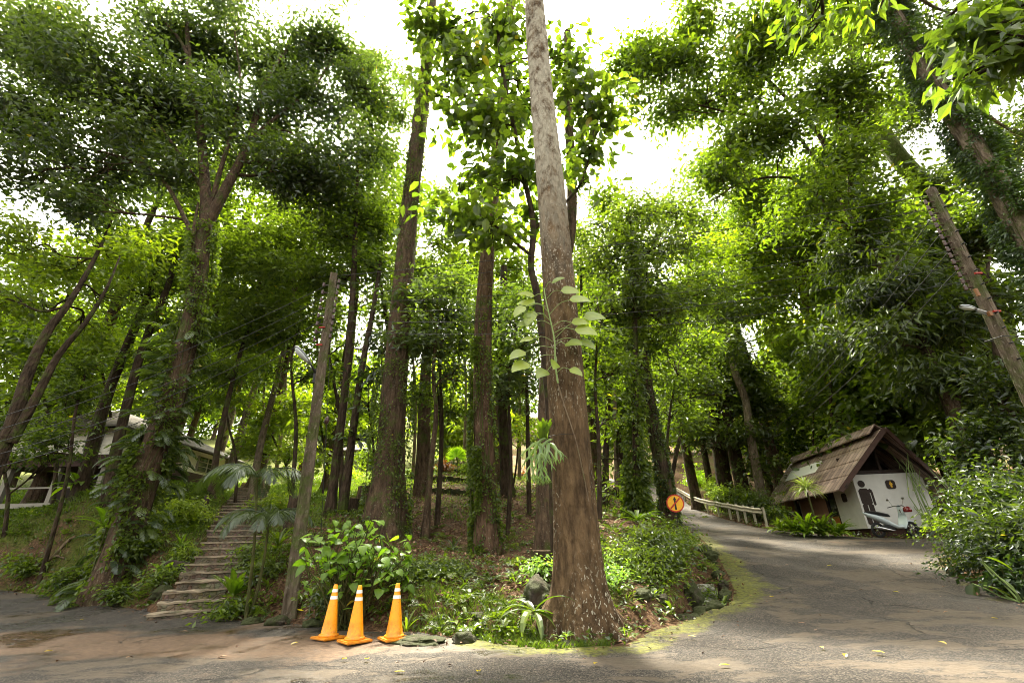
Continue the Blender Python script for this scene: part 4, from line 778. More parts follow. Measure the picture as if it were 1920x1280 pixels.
T('dark_tree', 'near-black trunk with flared foot on the slope right of the reddish trunk', 'tree', [P(952, 912, 20), P(947, 850, 20), P(942, 760, 20), P(940, 640, 20), P(945, 500, 20)], .26, .17, 'bark_dark', [B(960, 640, 19, 60), B(950, 560, 19, 55), B(985, 720, 19, 45), B(910, 590, 18, 40)], 'leaf_mid', .17, 1.25, flare=(.6, .4, .15, 4))
T('slender_tree', 'very thin dark trunk between the near-black trunk and the staghorn fern', 'tree', [P(992, 965, 16), P(990, 860, 16), P(988, 740, 16), P(985, 600, 16)], .085, .05, 'bark_dark', [B(985, 560, 15.5, 50), B(960, 700, 15.5, 35)], 'leaf_grey', .15, 1.2, flare=None)
# right of the spotted trunk
root14, pts14 = T('slender_tree', 'straight trunk wrapped in leafy climber, left of the round orange sign', 'tree', [P(1192, 965, 14), P(1192, 850, 14), P(1190, 700, 14), P(1189, 560, 14), P(1187, 480, 14), P(1180, 400, 14)], .12, .07, 'bark_dark',
  [B(1190, 400, 13.5, 45), B(1150, 480, 13.5, 60), B(1240, 460, 14, 60), B(1190, 560, 13.5, 55), B(1110, 420, 13.5, 36), B(1270, 400, 14.5, 45), B(1215, 520, 13, 40), B(1140, 580, 14, 50), B(1250, 580, 14, 50)], 'leaf_dark', .14, 1.5, tint=.6)
root15, pts15 = T('tall_tree', 'dark ivy-covered trunk leaning slightly, directly behind the round orange sign', 'tree', [P(1256, 975, 15.5), P(1240, 870, 15.5), P(1222, 780, 15.5), P(1208, 690, 15.5), P(1200, 600, 15.5), P(1196, 500, 15.5)], .25, .14, 'bark_dark', [B(1230, 640, 15.5, 50), B(1290, 560, 16, 55), B(1170, 640, 16, 45)], 'leaf_mid', .15, 1.3)
T('slender_tree', 'slim shaded trunk a little right of the spotted trunk', 'tree', [P(1132, 925, 18), P(1136, 850, 18), P(1140, 780, 18), P(1140, 660, 18)], .13, .09, 'bark_dark', [B(1130, 700, 17.5, 50), B(1150, 620, 17.5, 55), B(1110, 590, 18, 45)], 'leaf_mid', .16, 1.2)
T('dark_tree', 'stout near-black tree behind the guardrail, left of two', 'tree', [P(1358, 925, 29), P(1350, 850, 29), P(1340, 770, 29), P(1330, 700, 29)], .5, .3, 'bark_dark', [B(1340, 700, 27, 60), B(1290, 740, 27, 50), B(1380, 760, 27, 45), B(1310, 820, 27, 40), B(1350, 640, 27, 60), B(1300, 670, 27, 45)], 'leaf_dark', .2, 1.5, tint=.6)
T('dark_tree', 'stout near-black tree behind the guardrail, right of two', 'tree', [P(1392, 925, 27), P(1378, 850, 27), P(1366, 790, 27), P(1350, 700, 27)], .4, .25, 'bark_dark', [B(1400, 820, 25.5, 48), B(1430, 880, 25, 36), B(1420, 760, 26, 50), B(1370, 700, 27, 60)], 'leaf_dark', .19, 1.5, tint=.6)
T('pale_barked_tree', 'pale crooked tree rising behind the guardrail and left of the hut', 'tree', [P(1418, 900, 25), P(1408, 820, 25), P(1398, 750, 25), P(1376, 690, 25), P(1362, 600, 25), P(1350, 520, 25)], .24, .14, 'bark_pale', [B(1340, 540, 24, 60), B(1390, 480, 24, 65), B(1420, 560, 24, 50), B(1310, 480, 23, 60), B(1460, 520, 24, 50)], 'leaf_lime', .18, 1.2)
T('tall_tree', 'tall brown trunk standing right behind the hut roof', 'tree', [P(1592, 830, 26), P(1578, 760, 26), P(1545, 650, 26), P(1515, 560, 26), P(1490, 480, 26), P(1460, 400, 26)], .55, .34, 'bark_red',
  [B(1480, 380, 24, 85), B(1400, 360, 23, 80), B(1540, 440, 24, 70), B(1440, 460, 24, 60), B(1350, 300, 22, 75), B(1580, 560, 25, 60), B(1480, 640, 26, 50)], 'leaf_mid', .18, 1.3,
  limbs=[([P(1500, 510, 26), P(1530, 470, 25.5), P(1590, 400, 25)], .2, .08), ([P(1480, 460, 26), P(1430, 420, 25), P(1370, 380, 24)], .16, .06)])
# the dark crowns at upper right
c20 = [(1400, 140, 15, 90), (1330, 190, 15, 80), (1230, 130, 15, 66), (1300, 60, 15, 75), (1480, 60, 14, 100), (1560, 170, 14, 95), (1460, 260, 14.5, 85), (1370, 270, 14.5, 60), (1580, 300, 14.5, 85), (1650, 60, 13.5, 85), (1520, 380, 15, 70), (1180, 180, 15, 30), (1640, 400, 15, 70), (1640, 200, 14.5, 70), (1200, 90, 15.5, 46), (1260, 210, 15, 45), (1170, 130, 15.5, 50), (1210, 190, 15, 40), (1290, 130, 14.5, 60), (1340, 330, 15, 60), (1420, 60, 14, 70)]
T('spreading_tree', 'many-branched dark tree filling the upper right behind the right utility pole', 'tree', [P(1815, 860, 14.5), P(1760, 700, 15), P(1680, 560, 15.5), P(1615, 440, 15.7), P(1562, 340, 15.5), P(1545, 270, 15.3), P(1500, 210, 15), P(1430, 140, 14.8)], .2, .07, 'bark_brown',
  [B(*q) for q in c20], 'leaf_mid', .18, 1.3, asp=.45, limbs=[([P(1610, 470, 15.8), P(1590, 300, 15), P(1570, 200, 14.6), P(1600, 100, 14)], .1, .03), ([P(1600, 440, 15.7), P(1500, 340, 15.4), P(1400, 340, 15), P(1330, 380, 15)], .08, .02), ([P(1560, 345, 15.5), P(1470, 230, 15), P(1360, 210, 15), P(1250, 180, 15)], .08, .02), ([P(1590, 400, 15.6), P(1600, 270, 15), P(1640, 160, 14.5), P(1660, 140, 14)], .07, .03)], thr=-.15, tint=.45)
T('mossy_tree', 'thick mossy bending trunk half hidden in the foliage at upper right', 'tree', [P(1900, 760, 18), P(1850, 560, 18), P(1770, 400, 18), P(1690, 300, 17.5), P(1640, 230, 17.5), P(1610, 150, 17.5), P(1600, 60, 17.5)], .5, .3, 'bark_mossy', [B(1700, 200, 18.5, 90), B(1760, 350, 17.5, 70), B(1800, 130, 18, 90), B(1560, 60, 18, 70), B(1850, 300, 18, 80)], 'leaf_dark', .17, 1.3, amp=.08)
root18, pts18 = T('vine_covered_tree', 'thick leaning trunk cloaked in creeper at the right edge, beyond the utility pole', 'tree', [P(2080, 800, 11), P(2010, 620, 11), P(1925, 450, 11), P(1860, 330, 11), P(1795, 225, 11), P(1730, 120, 11), P(1670, 20, 11), P(1650, -30, 11)], .34, .2, 'bark_pale', [B(1650, 20, 11.5, 50), B(1880, 120, 12, 90), B(1800, 30, 12, 80), B(1900, 250, 13, 60)], 'leaf_dark', .15, 1.2, brs=True)
T('dark_tree', 'shadowy tree with drooping sprays of leaves just right of the hut gable', 'tree', [P(1800, 830, 15), P(1780, 760, 15), P(1740, 660, 15), P(1700, 560, 15), P(1680, 480, 15)], .2, .1, 'bark_dark', [B(1700, 520, 14.5, 75), B(1780, 600, 14.5, 75), B(1660, 640, 15, 55), B(1740, 700, 15, 55), B(1620, 560, 15.5, 55), B(1720, 730, 15.5, 30), B(1840, 700, 14.5, 70), B(1600, 480, 16, 60), B(1560, 640, 17, 50)], 'leaf_dark', .2, 1.5, asp=.3, droop=.8, tint=.45, limbs=[([P(1790, 800, 15), P(1800, 700, 14.8), P(1810, 560, 14.5)], .1, .05)])
T('dark_tree', 'broad shaded tree at the right edge behind the bank of shrubs', 'tree', [P(1900, 900, 13.5), P(1890, 780, 13.5), P(1870, 640, 13.5), P(1850, 520, 13.5)], .2, .1, 'bark_dark', [B(1880, 560, 13.5, 75), B(1900, 720, 13, 70), B(1830, 780, 13.5, 60), B(1860, 430, 14, 70), B(1780, 460, 15, 60)], 'leaf_dark', .16, 1.5, tint=.4)
# roadside tree just out of frame whose bough hangs into the top right corner
hb = [(P(1850, 50, 3.6), .5, .6), (P(1910, 100, 3.5), .45, .6), (P(1815, 150, 3.8), .26, .8), (P(1900, 20, 3.7), .6, .5), (P(1780, 30, 4.0), .25, .6)]
T('overhanging_tree', 'near bough of large soft leaves hanging into the top right corner', 'tree', [[6.8, 2.2, 0], [6.9, 2.3, 3], [6.8, 2.6, 6], [5.6, 2.6, 7.3], [4.3, 2.9, 7.5]], .2, .03, 'bark_dark', hb, 'leaf_big', .15, 1.9, asp=.48, clump=8, cr=.14, droop=1.0, tint=.35, brad=.2)
hb = [(P(1500, 15, 5.0), .42, .5), (P(1600, -10, 4.8), .5, .5), (P(1440, -20, 5.2), .35, .5), (P(1530, 50, 5.0), .2, .8)]
T('overhanging_tree', 'spray of bright leaves hanging over the top edge left of the corner bough', 'tree', [[7.5, 1.2, 0], [7.3, 1.6, 4], [6.4, 2.8, 7.2], [4.6, 3.6, 9.2], [3.4, 4.0, 9.6]], .2, .03, 'bark_dark', hb, 'leaf_mid', .17, 1.6, asp=.4, clump=7, cr=.2, droop=.9)
# ------------------------------------------------------------------ understory trees
def under(px, Yd, lm, L, bl, label, tint=None, lai=1.2, asp=.42, droop=.35, bk='bark_dark', low=960):
    if 'slim' in label: bk = 'bark_pale'
    x = P(px, low, Yd)[0]; z = gz(x, Yd); bb = [B(a, b, Yd+random.uniform(-.8, .8), r, .7) for a, b, r in bl]; top = bb[0][0]
    tree('understory_tree', label, 'tree', [[x, Yd, z], [(x*2+top[0])/3+.1, Yd+.05, (z*1.6+top[2])/2.6], [(x+top[0]*3)/4, Yd, (z+top[2]*3)/4], top], .03+.008*(top[2]-z), .03, bk, bb, lm, L, lai, asp, 'understory trees', flare=None, thr=-.08, clump=12, cr=.3, tint=tint, droop=droop, n=8)
U = [(30, 15, 'leaf_mid', .12, [(20, 790, 40), (45, 850, 34), (0, 870, 34), (95, 800, 36), (125, 850, 26)], 'leafy sapling at the far left hiding the end of the house'),
 (300, 17, 'leaf_mid', .14, [(290, 700, 45), (330, 670, 40), (250, 690, 40)], 'sapling in front of the house roof, left of the vine-draped tree'),
 (440, 19, 'leaf_lime', .14, [(430, 740, 45), (470, 690, 45), (400, 690, 40)], 'fresh green understory tree over the stairs'),
 (545, 17, 'leaf_mid', .16, [(560, 620, 55), (520, 690, 45), (590, 700, 38), (500, 630, 45)], 'understory tree left of the left utility pole lamp'),
 (540, 21, 'leaf_lime', .17, [(510, 790, 55), (560, 760, 45), (480, 840, 45), (540, 850, 40)], 'glowing yellow-green understory tree above the small palms'),
 (690, 15, 'leaf_grey', .18, [(690, 760, 34), (700, 700, 36), (670, 820, 22), (720, 640, 36)], 'whorled-leaf sapling between the twin trunks and the swollen-footed tree'),
 (600, 20, 'leaf_lime', .18, [(600, 790, 36), (620, 860, 30), (600, 720, 36)], 'pale green sapling behind the left utility pole'),
 (820, 15, 'leaf_grey', .13, [(830, 590, 60), (870, 640, 50), (800, 650, 50), (840, 540, 50), (780, 560, 40)], 'feathery understory tree left of the reddish trunk'),
 (820, 17, 'leaf_mid', .14, [(820, 720, 45), (850, 770, 35), (780, 740, 30)], 'understory tree with fine foliage above the terraces'),
 (950, 14, 'leaf_grey', .15, [(955, 690, 45), (985, 640, 40), (930, 730, 36), (960, 600, 40), (975, 740, 30)], 'blue-green feathery understory tree between the reddish and the spotted trunk'),
 (960, 22, 'leaf_lime', .16, [(975, 800, 30), (930, 820, 26), (1000, 830, 26)], 'lit sapling behind the near-black trunk'),
 (1120, 13, 'leaf_mid', .14, [(1120, 640, 45), (1150, 700, 45), (1110, 730, 40), (1130, 790, 34), (1120, 560, 45)], 'understory tree hugging the right side of the spotted trunk'),
 (1165, 15, 'leaf_mid', .14, [(1160, 800, 40), (1170, 870, 34), (1130, 860, 34), (1150, 920, 26)], 'low bushy tree between the spotted trunk and the climber-wrapped trunk'),
 (1100, 18, 'leaf_mid', .15, [(1090, 430, 50), (1130, 390, 55), (1170, 450, 55), (1100, 500, 50), (1230, 400, 50), (1260, 350, 45)], 'tall understory tree behind the spotted trunk at mid height'),
 (1236, 17, 'leaf_mid', .15, [(1270, 700, 50), (1300, 640, 50), (1260, 780, 38), (1300, 760, 40), (1250, 560, 50), (1300, 520, 50)], 'leafy understory tree above the orange sign'),
 (1243, 21, 'leaf_dark', .16, [(1330, 600, 60), (1370, 650, 55), (1300, 700, 45), (1360, 560, 55), (1340, 740, 45)], 'shaded understory tree left of the pale crooked tree'),
 (1455, 29, 'leaf_mid', .17, [(1450, 760, 50), (1490, 720, 45), (1425, 830, 40), (1490, 790, 36), (1445, 870, 30)], 'broad shrubby tree left of the rear of the hut roof'),
 (1530, 27, 'leaf_mid', .17, [(1530, 740, 55), (1570, 700, 50), (1490, 770, 45)], 'shrubby tree behind the hut ridge, left of the tall brown trunk'),
 (1630, 25, 'leaf_dark', .17, [(1640, 720, 55), (1680, 760, 45), (1620, 660, 55), (1600, 760, 30)], 'shaded shrubby tree behind the hut ridge, right of the tall brown trunk'),
 (1560, 22, 'leaf_lime', .16, [(1550, 600, 55), (1510, 640, 50), (1600, 640, 45), (1560, 530, 50)], 'yellow-green tree in the gap above the hut ridge'),
 (200, 19, 'leaf_lime', .16, [(180, 640, 55), (240, 680, 50), (130, 680, 45), (200, 720, 40)], 'yellow-green understory tree over the left part of the house roof'),
 (100, 17, 'leaf_lime', .15, [(90, 680, 50), (60, 740, 45), (130, 750, 36)], 'lit understory tree between the dark leaning pair and the house'),
 (640, 18, 'leaf_mid', .15, [(620, 600, 40), (690, 560, 45), (700, 640, 36)], 'mid-height leafy tree behind the twin trunks'),
 (745, 19, 'leaf_mid', .16, [(700, 380, 60), (735, 290, 50), (690, 470, 55), (830, 450, 45), (700, 180, 60), (700, 110, 50), (755, 150, 36), (740, 220, 50), (660, 130, 50), (830, 380, 40)], 'tall leafy understory tree left of the tall red-brown trunk'),
 (1060, 24, 'leaf_lime', .18, [(1010, 560, 50), (960, 500, 50), (1080, 600, 50), (860, 500, 50)], 'light green tree in the gap behind the large-leaved tree'),
]
U += [(px, Yd, 'leaf_lime' if k % 2 else 'leaf_mid', .16, [(px+tx, 600-k % 3*40, 34), (px+tx*.8-20, 660, 26)], lab) for k, (px, Yd, tx, lab) in enumerate([
 (462, 26, 45, 'slim pale trunk running uphill, first right of the stairs top'), (505, 30, 35, 'slim pale trunk uphill between the stairs top and the left utility pole'), (575, 27, 25, 'slim trunk uphill seen just left of the left utility pole shaft'),
 (770, 26, 8, 'slim trunk uphill just right of the swollen tree foot'), (868, 31, 2, 'slim pale trunk uphill right beside the bright fan palm'), (905, 30, 0, 'slim trunk uphill half hidden by the straight reddish trunk'), (975, 27, -5, 'slim trunk uphill right of the near-black trunk'),
 (1105, 24, -12, 'slim trunk uphill first to the right of the spotted trunk'), (1160, 22, -18, 'slim trunk just left of the climber-wrapped trunk')])]
for px, Yd, lm, L_, bl, lab in U: under(px, Yd, lm, L_, bl, lab)
# ------------------------------------------------------------------ further forest
def back(px, Yd, h, r, lm, label, name='forest_tree', L=None, bk='bark_brown', low=.35, nb=6, r0=None, tint=None, lai=1.15, lean=0):
    x = (P(px, 900, Yd))[0]; z = gz(x, Yd); L = L or .13+.0045*Yd; bl = []
    for i in range(nb):
        u = low+(1-low)*(i+.5)/nb; rr = r*(.75+.35*math.sin(math.pi*min(1, (u-low)/(1-low)*.9+.15)))*random.uniform(.7, 1.05); a = random.uniform(0, 6.28); o = r*.55*random.random()**.5
        bl.append((np.array([x+math.cos(a)*o+lean*u, Yd+math.sin(a)*o, z+h*u]), rr*.78, random.uniform(.55, .85)))
    tree(name, label, 'tree', [[x, Yd, z], [x+lean*.3+random.uniform(-.2, .2), Yd, z+h*.35], [x+lean*.7+random.uniform(-.3, .3), Yd, z+h*.7], [x+lean, Yd, z+h*.95]], r0 or h*.014+.05, .05, bk, bl, lm, L, lai, asp=.5, group='forest trees beyond the slope', thr=-.12, clump=14, cr=.5, flare=(.3, .4, .08, 4), tint=tint, n=10)
FT = [
 # px, Y, height, radius, leaf, bark, low, label
 (20, 24, 12, 3.2, 'leaf_mid', 'bark_dark', .25, 'mid-green tree rising behind the left end of the timber house'),
 (-60, 19, 11, 3, 'leaf_mid', 'bark_dark', .2, 'leafy tree cut by the left edge of the view above the bank'),
 (110, 30, 17, 3.8, 'leaf_lime', 'bark_brown', .3, 'sunlit yellow-green tree rising over the roof of the timber house'),
 (250, 30, 17, 3.6, 'leaf_lime', 'bark_brown', .3, 'tall yellow-green tree behind the middle of the timber house'),
 (330, 34, 15, 3.6, 'leaf_mid', 'bark_brown', .3, 'green tree behind the right wing of the timber house'),
 (395, 27, 14, 2.4, 'leaf_mid', 'bark_pale', .45, 'pale slim leaning trunk at the right wing of the timber house'),
 (425, 24, 13, 2.2, 'leaf_lime', 'bark_pale', .5, 'pale slim leaning trunk just left of the top of the stairs'),
 (440, 44, 17, 4.5, 'leaf_lime', 'bark_brown', .15, 'bright yellow-green tree seen above the top of the stairs'),
 (560, 28, 13, 2.2, 'leaf_mid', 'bark_red', .5, 'slim reddish trunk behind the left utility pole'),
 (600, 50, 15, 4.5, 'leaf_lime', 'bark_brown', .1, 'glowing yellow-green tree behind the twin trunks'),
 (680, 56, 14, 4, 'leaf_lime', 'bark_brown', .1, 'pale green tree behind the little bungalow'),
 (835, 46, 15, 4.2, 'leaf_lime', 'bark_pale', .1, 'pale feathery tree behind the bright fan palm'),
 (880, 34, 14, 3, 'leaf_mid', 'bark_pale', .35, 'slim pale trunk beside the bright fan palm'),
 (1110, 36, 17, 3.8, 'leaf_mid', 'bark_dark', .2, 'green tree right behind the spotted trunk'),
 (1165, 26, 13, 2.8, 'leaf_mid', 'bark_dark', .25, 'bushy tree left of the climber-wrapped trunk'),
 (1170, 48, 19, 4.5, 'leaf_mid', 'bark_brown', .12, 'distant tree filling the gap left of the orange sign'),
 (1262, 60, 14, 4.5, 'leaf_lime', 'bark_brown', .1, 'pale distant tree where the uphill road bends away'),
 (1300, 50, 19, 4.5, 'leaf_mid', 'bark_dark', .2, 'tall green tree above the far bend of the road'),
 (1330, 38, 17, 4.0, 'leaf_dark', 'bark_dark', .2, 'dark tree just right of the far road bend'),
 (1440, 33, 13, 3.6, 'leaf_mid', 'bark_dark', .12, 'dense tree behind the right end of the guardrail'),
 (1500, 36, 14, 3.8, 'leaf_lime', 'bark_dark', .1, 'yellow-green tree above the rear of the hut roof'),
 (1560, 33, 11, 3.4, 'leaf_mid', 'bark_dark', .12, 'bushy tree directly behind the hut ridge'),
 (1640, 30, 12, 3.8, 'leaf_dark', 'bark_dark', .12, 'dark bushy tree behind the front gable of the hut'),
 (1700, 22, 10, 3.0, 'leaf_dark', 'bark_dark', .15, 'dark tree rising over the right slope of the hut roof'),
 (1780, 22, 14, 3.6, 'leaf_dark', 'bark_dark', .2, 'shaded tree right of the hut, behind the drooping sprays'),
 (1880, 20, 13, 3.6, 'leaf_dark', 'bark_dark', .2, 'shaded tree behind the broad one at the right edge'),
 (1990, 16, 13, 3.4, 'leaf_dark', 'bark_dark', .2, 'dark tree cut by the right edge of the view'),
 (1460, 28, 23, 3.6, 'leaf_mid', 'bark_brown', .45, 'high-crowned tree left of the tall brown trunk behind the hut'),
 (1660, 27, 24, 4.2, 'leaf_dark', 'bark_brown', .4, 'high dark crown above the hut gable'),
 (1800, 25, 25, 4.5, 'leaf_dark', 'bark_brown', .4, 'high dark crown behind the top of the right utility pole'),
 (1300, 30, 20, 3.2, 'leaf_mid', 'bark_brown', .42, 'high crown right of the sky opening beside the spotted trunk'),
 (740, 24, 21, 2.6, 'leaf_mid', 'bark_brown', .4, 'high crown left of the tall swollen-footed trunk'),
 (620, 22, 22, 3, 'leaf_mid', 'bark_brown', .45, 'high crown between the spreading tree and the tall trunk'),
 (930, 24, 20, 3.0, 'leaf_lime', 'bark_brown', .42, 'tall light crown behind the large-leaved tree'),
 (480, 24, 22, 3.2, 'leaf_mid', 'bark_brown', .4, 'high crown behind the right fork of the spreading tree'),
 (300, 22, 23, 3.4, 'leaf_mid', 'bark_brown', .4, 'high crown behind the left fork of the spreading tree'),
 (80, 20, 22, 3.6, 'leaf_mid', 'bark_brown', .4, 'high crown at the far upper left'),
 (1120, 26, 15, 2.6, 'leaf_mid', 'bark_brown', .45, 'crown filling the space right of the spotted trunk at mid height'),
 (660, 75, 13, 5.5, 'leaf_mid', 'bark_brown', .1, 'hazy far tree on the hilltop above the bungalow'),
 (800, 78, 14, 5.5, 'leaf_mid', 'bark_brown', .1, 'hazy far tree on the hilltop above the fan palm'),
 (960, 80, 14, 5.5, 'leaf_mid', 'bark_brown', .1, 'hazy far tree on the hilltop behind the near-black trunk'),
 (520, 75, 13, 5.5, 'leaf_mid', 'bark_brown', .1, 'hazy far tree on the hilltop above the stairs'),
 (380, 62, 14, 5, 'leaf_mid', 'bark_brown', .1, 'far tree on the hilltop behind the house wing'),
 (200, 50, 16, 5, 'leaf_mid', 'bark_brown', .1, 'far tree behind the ridge of the timber house'),
 (1100, 78, 15, 5.5, 'leaf_mid', 'bark_brown', .1, 'hazy far tree on the hilltop behind the spotted trunk'),
 (1220, 78, 14, 5.5, 'leaf_mid', 'bark_brown', .1, 'hazy far tree above the far road'),
 (1370, 62, 17, 5.5, 'leaf_mid', 'bark_brown', .1, 'far tree above the guardrail'),
 (1480, 55, 15, 5.5, 'leaf_mid', 'bark_brown', .1, 'far tree over the rear end of the hut'),
 (1600, 50, 15, 5.5, 'leaf_dark', 'bark_brown', .1, 'far tree over the hut gable'),
 (1740, 40, 15, 5, 'leaf_dark', 'bark_brown', .1, 'far dark tree right of the hut'),
]
for px, Yd, h, r, lm, bk, low, lab in FT:
    if 420 < px < 1030 and 32 < Yd < 70: h *= .66; lm = 'leaf_lime'  # sunlit look of the middle distance put into the leaf colour
    if px > 1430 and 'leaf_dark' == lm and h < 20: lm = 'leaf_mid'
    back(px, Yd, h, r, lm, lab, bk=bk, low=low, nb=8 if r > 4 else 6, lean=(.8 if px < 600 else -.5 if px > 1350 else 0), lai=.95 if h > 19 else 1.15)
# ------------------------------------------------------------------ ground layers nobody could count
def scatter(n, x0, x1, y0, y1, dens):
    x = rng.uniform(x0, x1, n); y = y0+(y1-y0)*rng.random(n)**1.35; sd, _ = sdist(x, y); k = (sd < -.03) & (rng.random(n) < dens(x, y, sd)); ds, _ = plnear(STEP[::6], x, y); k &= ds > .75; x, y = x[k], y[k]; return x, y, ground(x, y), sd[k]
patch = lambda x, y: .5+.5*np.sin(x*1.3+2*np.sin(y*.9))*np.cos(y*1.7+np.sin(x*2.1))+.35*np.sin(x*4.3+y*2.9)*np.cos(y*5.1-x*2.2)
mb = MB(); x, y, z, _s = scatter(190000, -26, 20, 6.5, 34, lambda x, y, s: np.clip(patch(x, y)*.9+.5*(x < -4.5)+.3*((y < 10.5) & (x > -4.6))-.38*((x > -4) & (x < 4) & (y > 11) & (y < 22)), .05, .9))
p = np.stack([x, y, z+rng.random(len(x))**2*.16+.01], 1); leaves(mb, p, .062+.0022*y, .034+.0012*y, droop=.0, updir=1.2); mb.t[-1] = mb.t[-1]*1.0
e = tag(mb.build('ground_cover', MATS['leaf_cover']), 'low green creeping leaves covering the slope under the trees', 'ground cover', kind='stuff')
mb = MB(); x, y, z, _s = scatter(150000, -24, 20, 6.5, 34, lambda x, y, s: np.clip(1-patch(x, y+.8), .1, .7)*np.where(x < -5.5, .25, 1))
p = np.stack([x, y, z+.012+rng.random(len(x))*.05], 1); leaves(mb, p, .06+.002*y, .035+.001*y, droop=0, updir=3); x = rng.uniform(-14, 10, 60000); y = rng.uniform(6, 20, 60000); sd = sdist(x, y)[0]; k = (sd > .01) & (rng.random(60000) < .16*np.exp(-sd/.28)+.0012); x, y = x[k], y[k]
leaves(mb, np.stack([x, y, roadS(x, y)+.035+rng.random(len(x))*.01], 1), .06, .035, droop=0, updir=4)
tag(mb.build('leaf_litter', MATS['dry_leaf']), 'brown fallen leaves strewn over the slope', 'leaf litter', kind='stuff')
def blades(mb, x, y, z, h, w_, lean=.5):
    n = len(x); a = rng.random(n)*6.283; hh = h*(.5+.8*rng.random(n)); d = np.stack([np.cos(a)*lean*hh, np.sin(a)*lean*hh, hh], 1); s = np.stack([-np.sin(a), np.cos(a), 0*a], 1)*w_
    b = np.stack([x, y, z-.02], 1); m = b+d*.55; m[:, 2] += hh*.12; t = b+d; V = np.stack([b-s, b+s, m+s*.8, t, m-s*.8], 1).reshape(-1, 3); mb.add(V, np.arange(5*n).reshape(n, 5), np.repeat(rng.random(n)*.9, 5))
mb = MB(); x, y, z, s = scatter(120000, -24, -4.8, 9, 26, lambda x, y, s: np.clip(.55*patch(x+3, y)+.2*(x < -9)+.3*(y > 15), .05, .9)*np.where(s > -.5, .35, 1)); blades(mb, x, y, z, .17, .010, .6)
x, y, z, s = scatter(16000, -1.9, 1.2, 6.6, 9.2, lambda x, y, s: .75*(s > -1.2)); blades(mb, x, y, z, .10, .005, .7)
x, y, z, s = scatter(20000, -4, 6, 16, 34, lambda x, y, s: .4*patch(x, y)); blades(mb, x, y, z, .13, .01)
tag(mb.build('grass', MATS['grass_blade']), 'short grass growing on the banks and terraces', 'grass', kind='stuff')
# undergrowth: knee-high leafy seedlings and ferns on the bank faces
mb = MB(); n = 0
for _ in range(3400):
    x = random.uniform(-19, 5.2); y = random.uniform(7.3, 18); sd = float(sdist(np.array([x]), np.array([y]))[0][0]); ds = float(plnear(STEP[::8], np.array([x]), np.array([y]))[0][0])
    if sd > -.12 or ds < .95 or random.random() > (.7 if sd > -2.0 else .8 if x < -8 else .12): continue
    z = gz(x, y); r = random.random(); n += 1
    if r < .45:
        for k in range(random.randint(5, 9)): strap(mb, [x+random.uniform(-.05, .05), y+random.uniform(-.05, .05), z+random.uniform(0, .12)], random.random()*6.28, random.uniform(.2, 1.1), random.uniform(.13, .26), random.uniform(.05, .09), 1.0, 4, OVAL)
    elif r < .75:
        for k in range(6): frond(mb, [x, y, z+.02], random.random()*6.28, random.uniform(.5, 1.1), random.uniform(.28, .45), .11, 1.3, 12, random.random()*.9, .2, .018)
    else:
        for k in range(9): strap(mb, [x, y, z], random.random()*6.28, random.uniform(.6, 1.3), random.uniform(.2, .4), .022, 1.6, 5, LANCE)
tag(mb.build('undergrowth', MATS['leaf_mid']), 'knee-high seedlings and small ferns crowding the bank faces', 'undergrowth', kind='stuff')
# yellow leaves lying on the road
FLL = ['orange-brown leaf on the road at lower left, below the stairs', 'leaf nearest the bottom edge right of the mossy verge', 'yellow leaf alone on the dark asphalt below the spotted trunk', 'yellow-green leaf on the asphalt in the lower right', 'leaf on the asphalt right of the spotted trunk foot', 'yellow leaf on dirt right below the middle cone', 'yellow leaf on dirt below the left cone', 'small leaf on the grey patch below the left bank', 'leaf on the gravel bottom centre-left, below the stairs', 'leaf near the lower left corner on wet asphalt', 'one of two leaves side by side on the lower right asphalt, left one', 'one of two leaves side by side on the lower right asphalt, right one', 'leaf in the middle of the road below the hut plants', 'leaf on the sunlit road just before the hut', 'leaf on the road beside the mossy gutter verge', 'leaf at the bottom edge right of centre', 'leaf at the bottom edge left of the cones', 'leaf at the very bottom below the right cone', 'leaf at the bottom edge under the spotted trunk', 'leaf on the tan patch right of the road centre', 'leaf on the uphill road near the gutter top', 'leaf beside the right bank shrubs', 'leaf at the bottom edge in the middle', 'leaf beside the foot of the left utility pole', 'leaf on the grey slab at the foot of the stairs']
FL = [(267, 1156), (1545, 1218), (1305, 1196), (1760, 1205), (1530, 1183), (690, 1238), (650, 1237), (150, 1163), (425, 1232), (82, 1224), (1585, 1228), (1635, 1223), (1510, 1170), (1560, 1060), (1450, 1120), (1370, 1250), (235, 1235), (760, 1262), (1120, 1245), (1675, 1110), (1480, 1060), (1860, 1160), (900, 1262), (560, 1205), (340, 1185)]
for i, (px, py) in enumerate(FL):
    g = P(px, py, 7); d = ray(px, py); ys = np.linspace(5, 16, 400); pt = np.array([P(px, py, y_) for y_ in ys]); zz = roadS(pt[:, 0], pt[:, 1]); k = np.where(pt[:, 2] < zz+.03)[0]; q = pt[k[0]] if len(k) else pt[0]
    mb = MB(); strap(mb, [q[0], q[1], zz[k[0]]+.045], random.random()*6.28, random.uniform(-.05, .2), random.uniform(.08, .13), random.uniform(.04, .06), random.uniform(.1, .6), 5, OVAL, fold=.35, t=1.)
    tag(mb.build('fallen_leaf', MATS['leaf_fanpalm' if i % 3 else 'leaf_red'] if i % 4 else MATS['dry_leaf']), FLL[i], 'leaf', 'fallen leaves on the road')
# ------------------------------------------------------------------ plants
def at(px, py, Yd): q = P(px, py, Yd); return np.array([q[0], q[1], gz(q[0], q[1])])
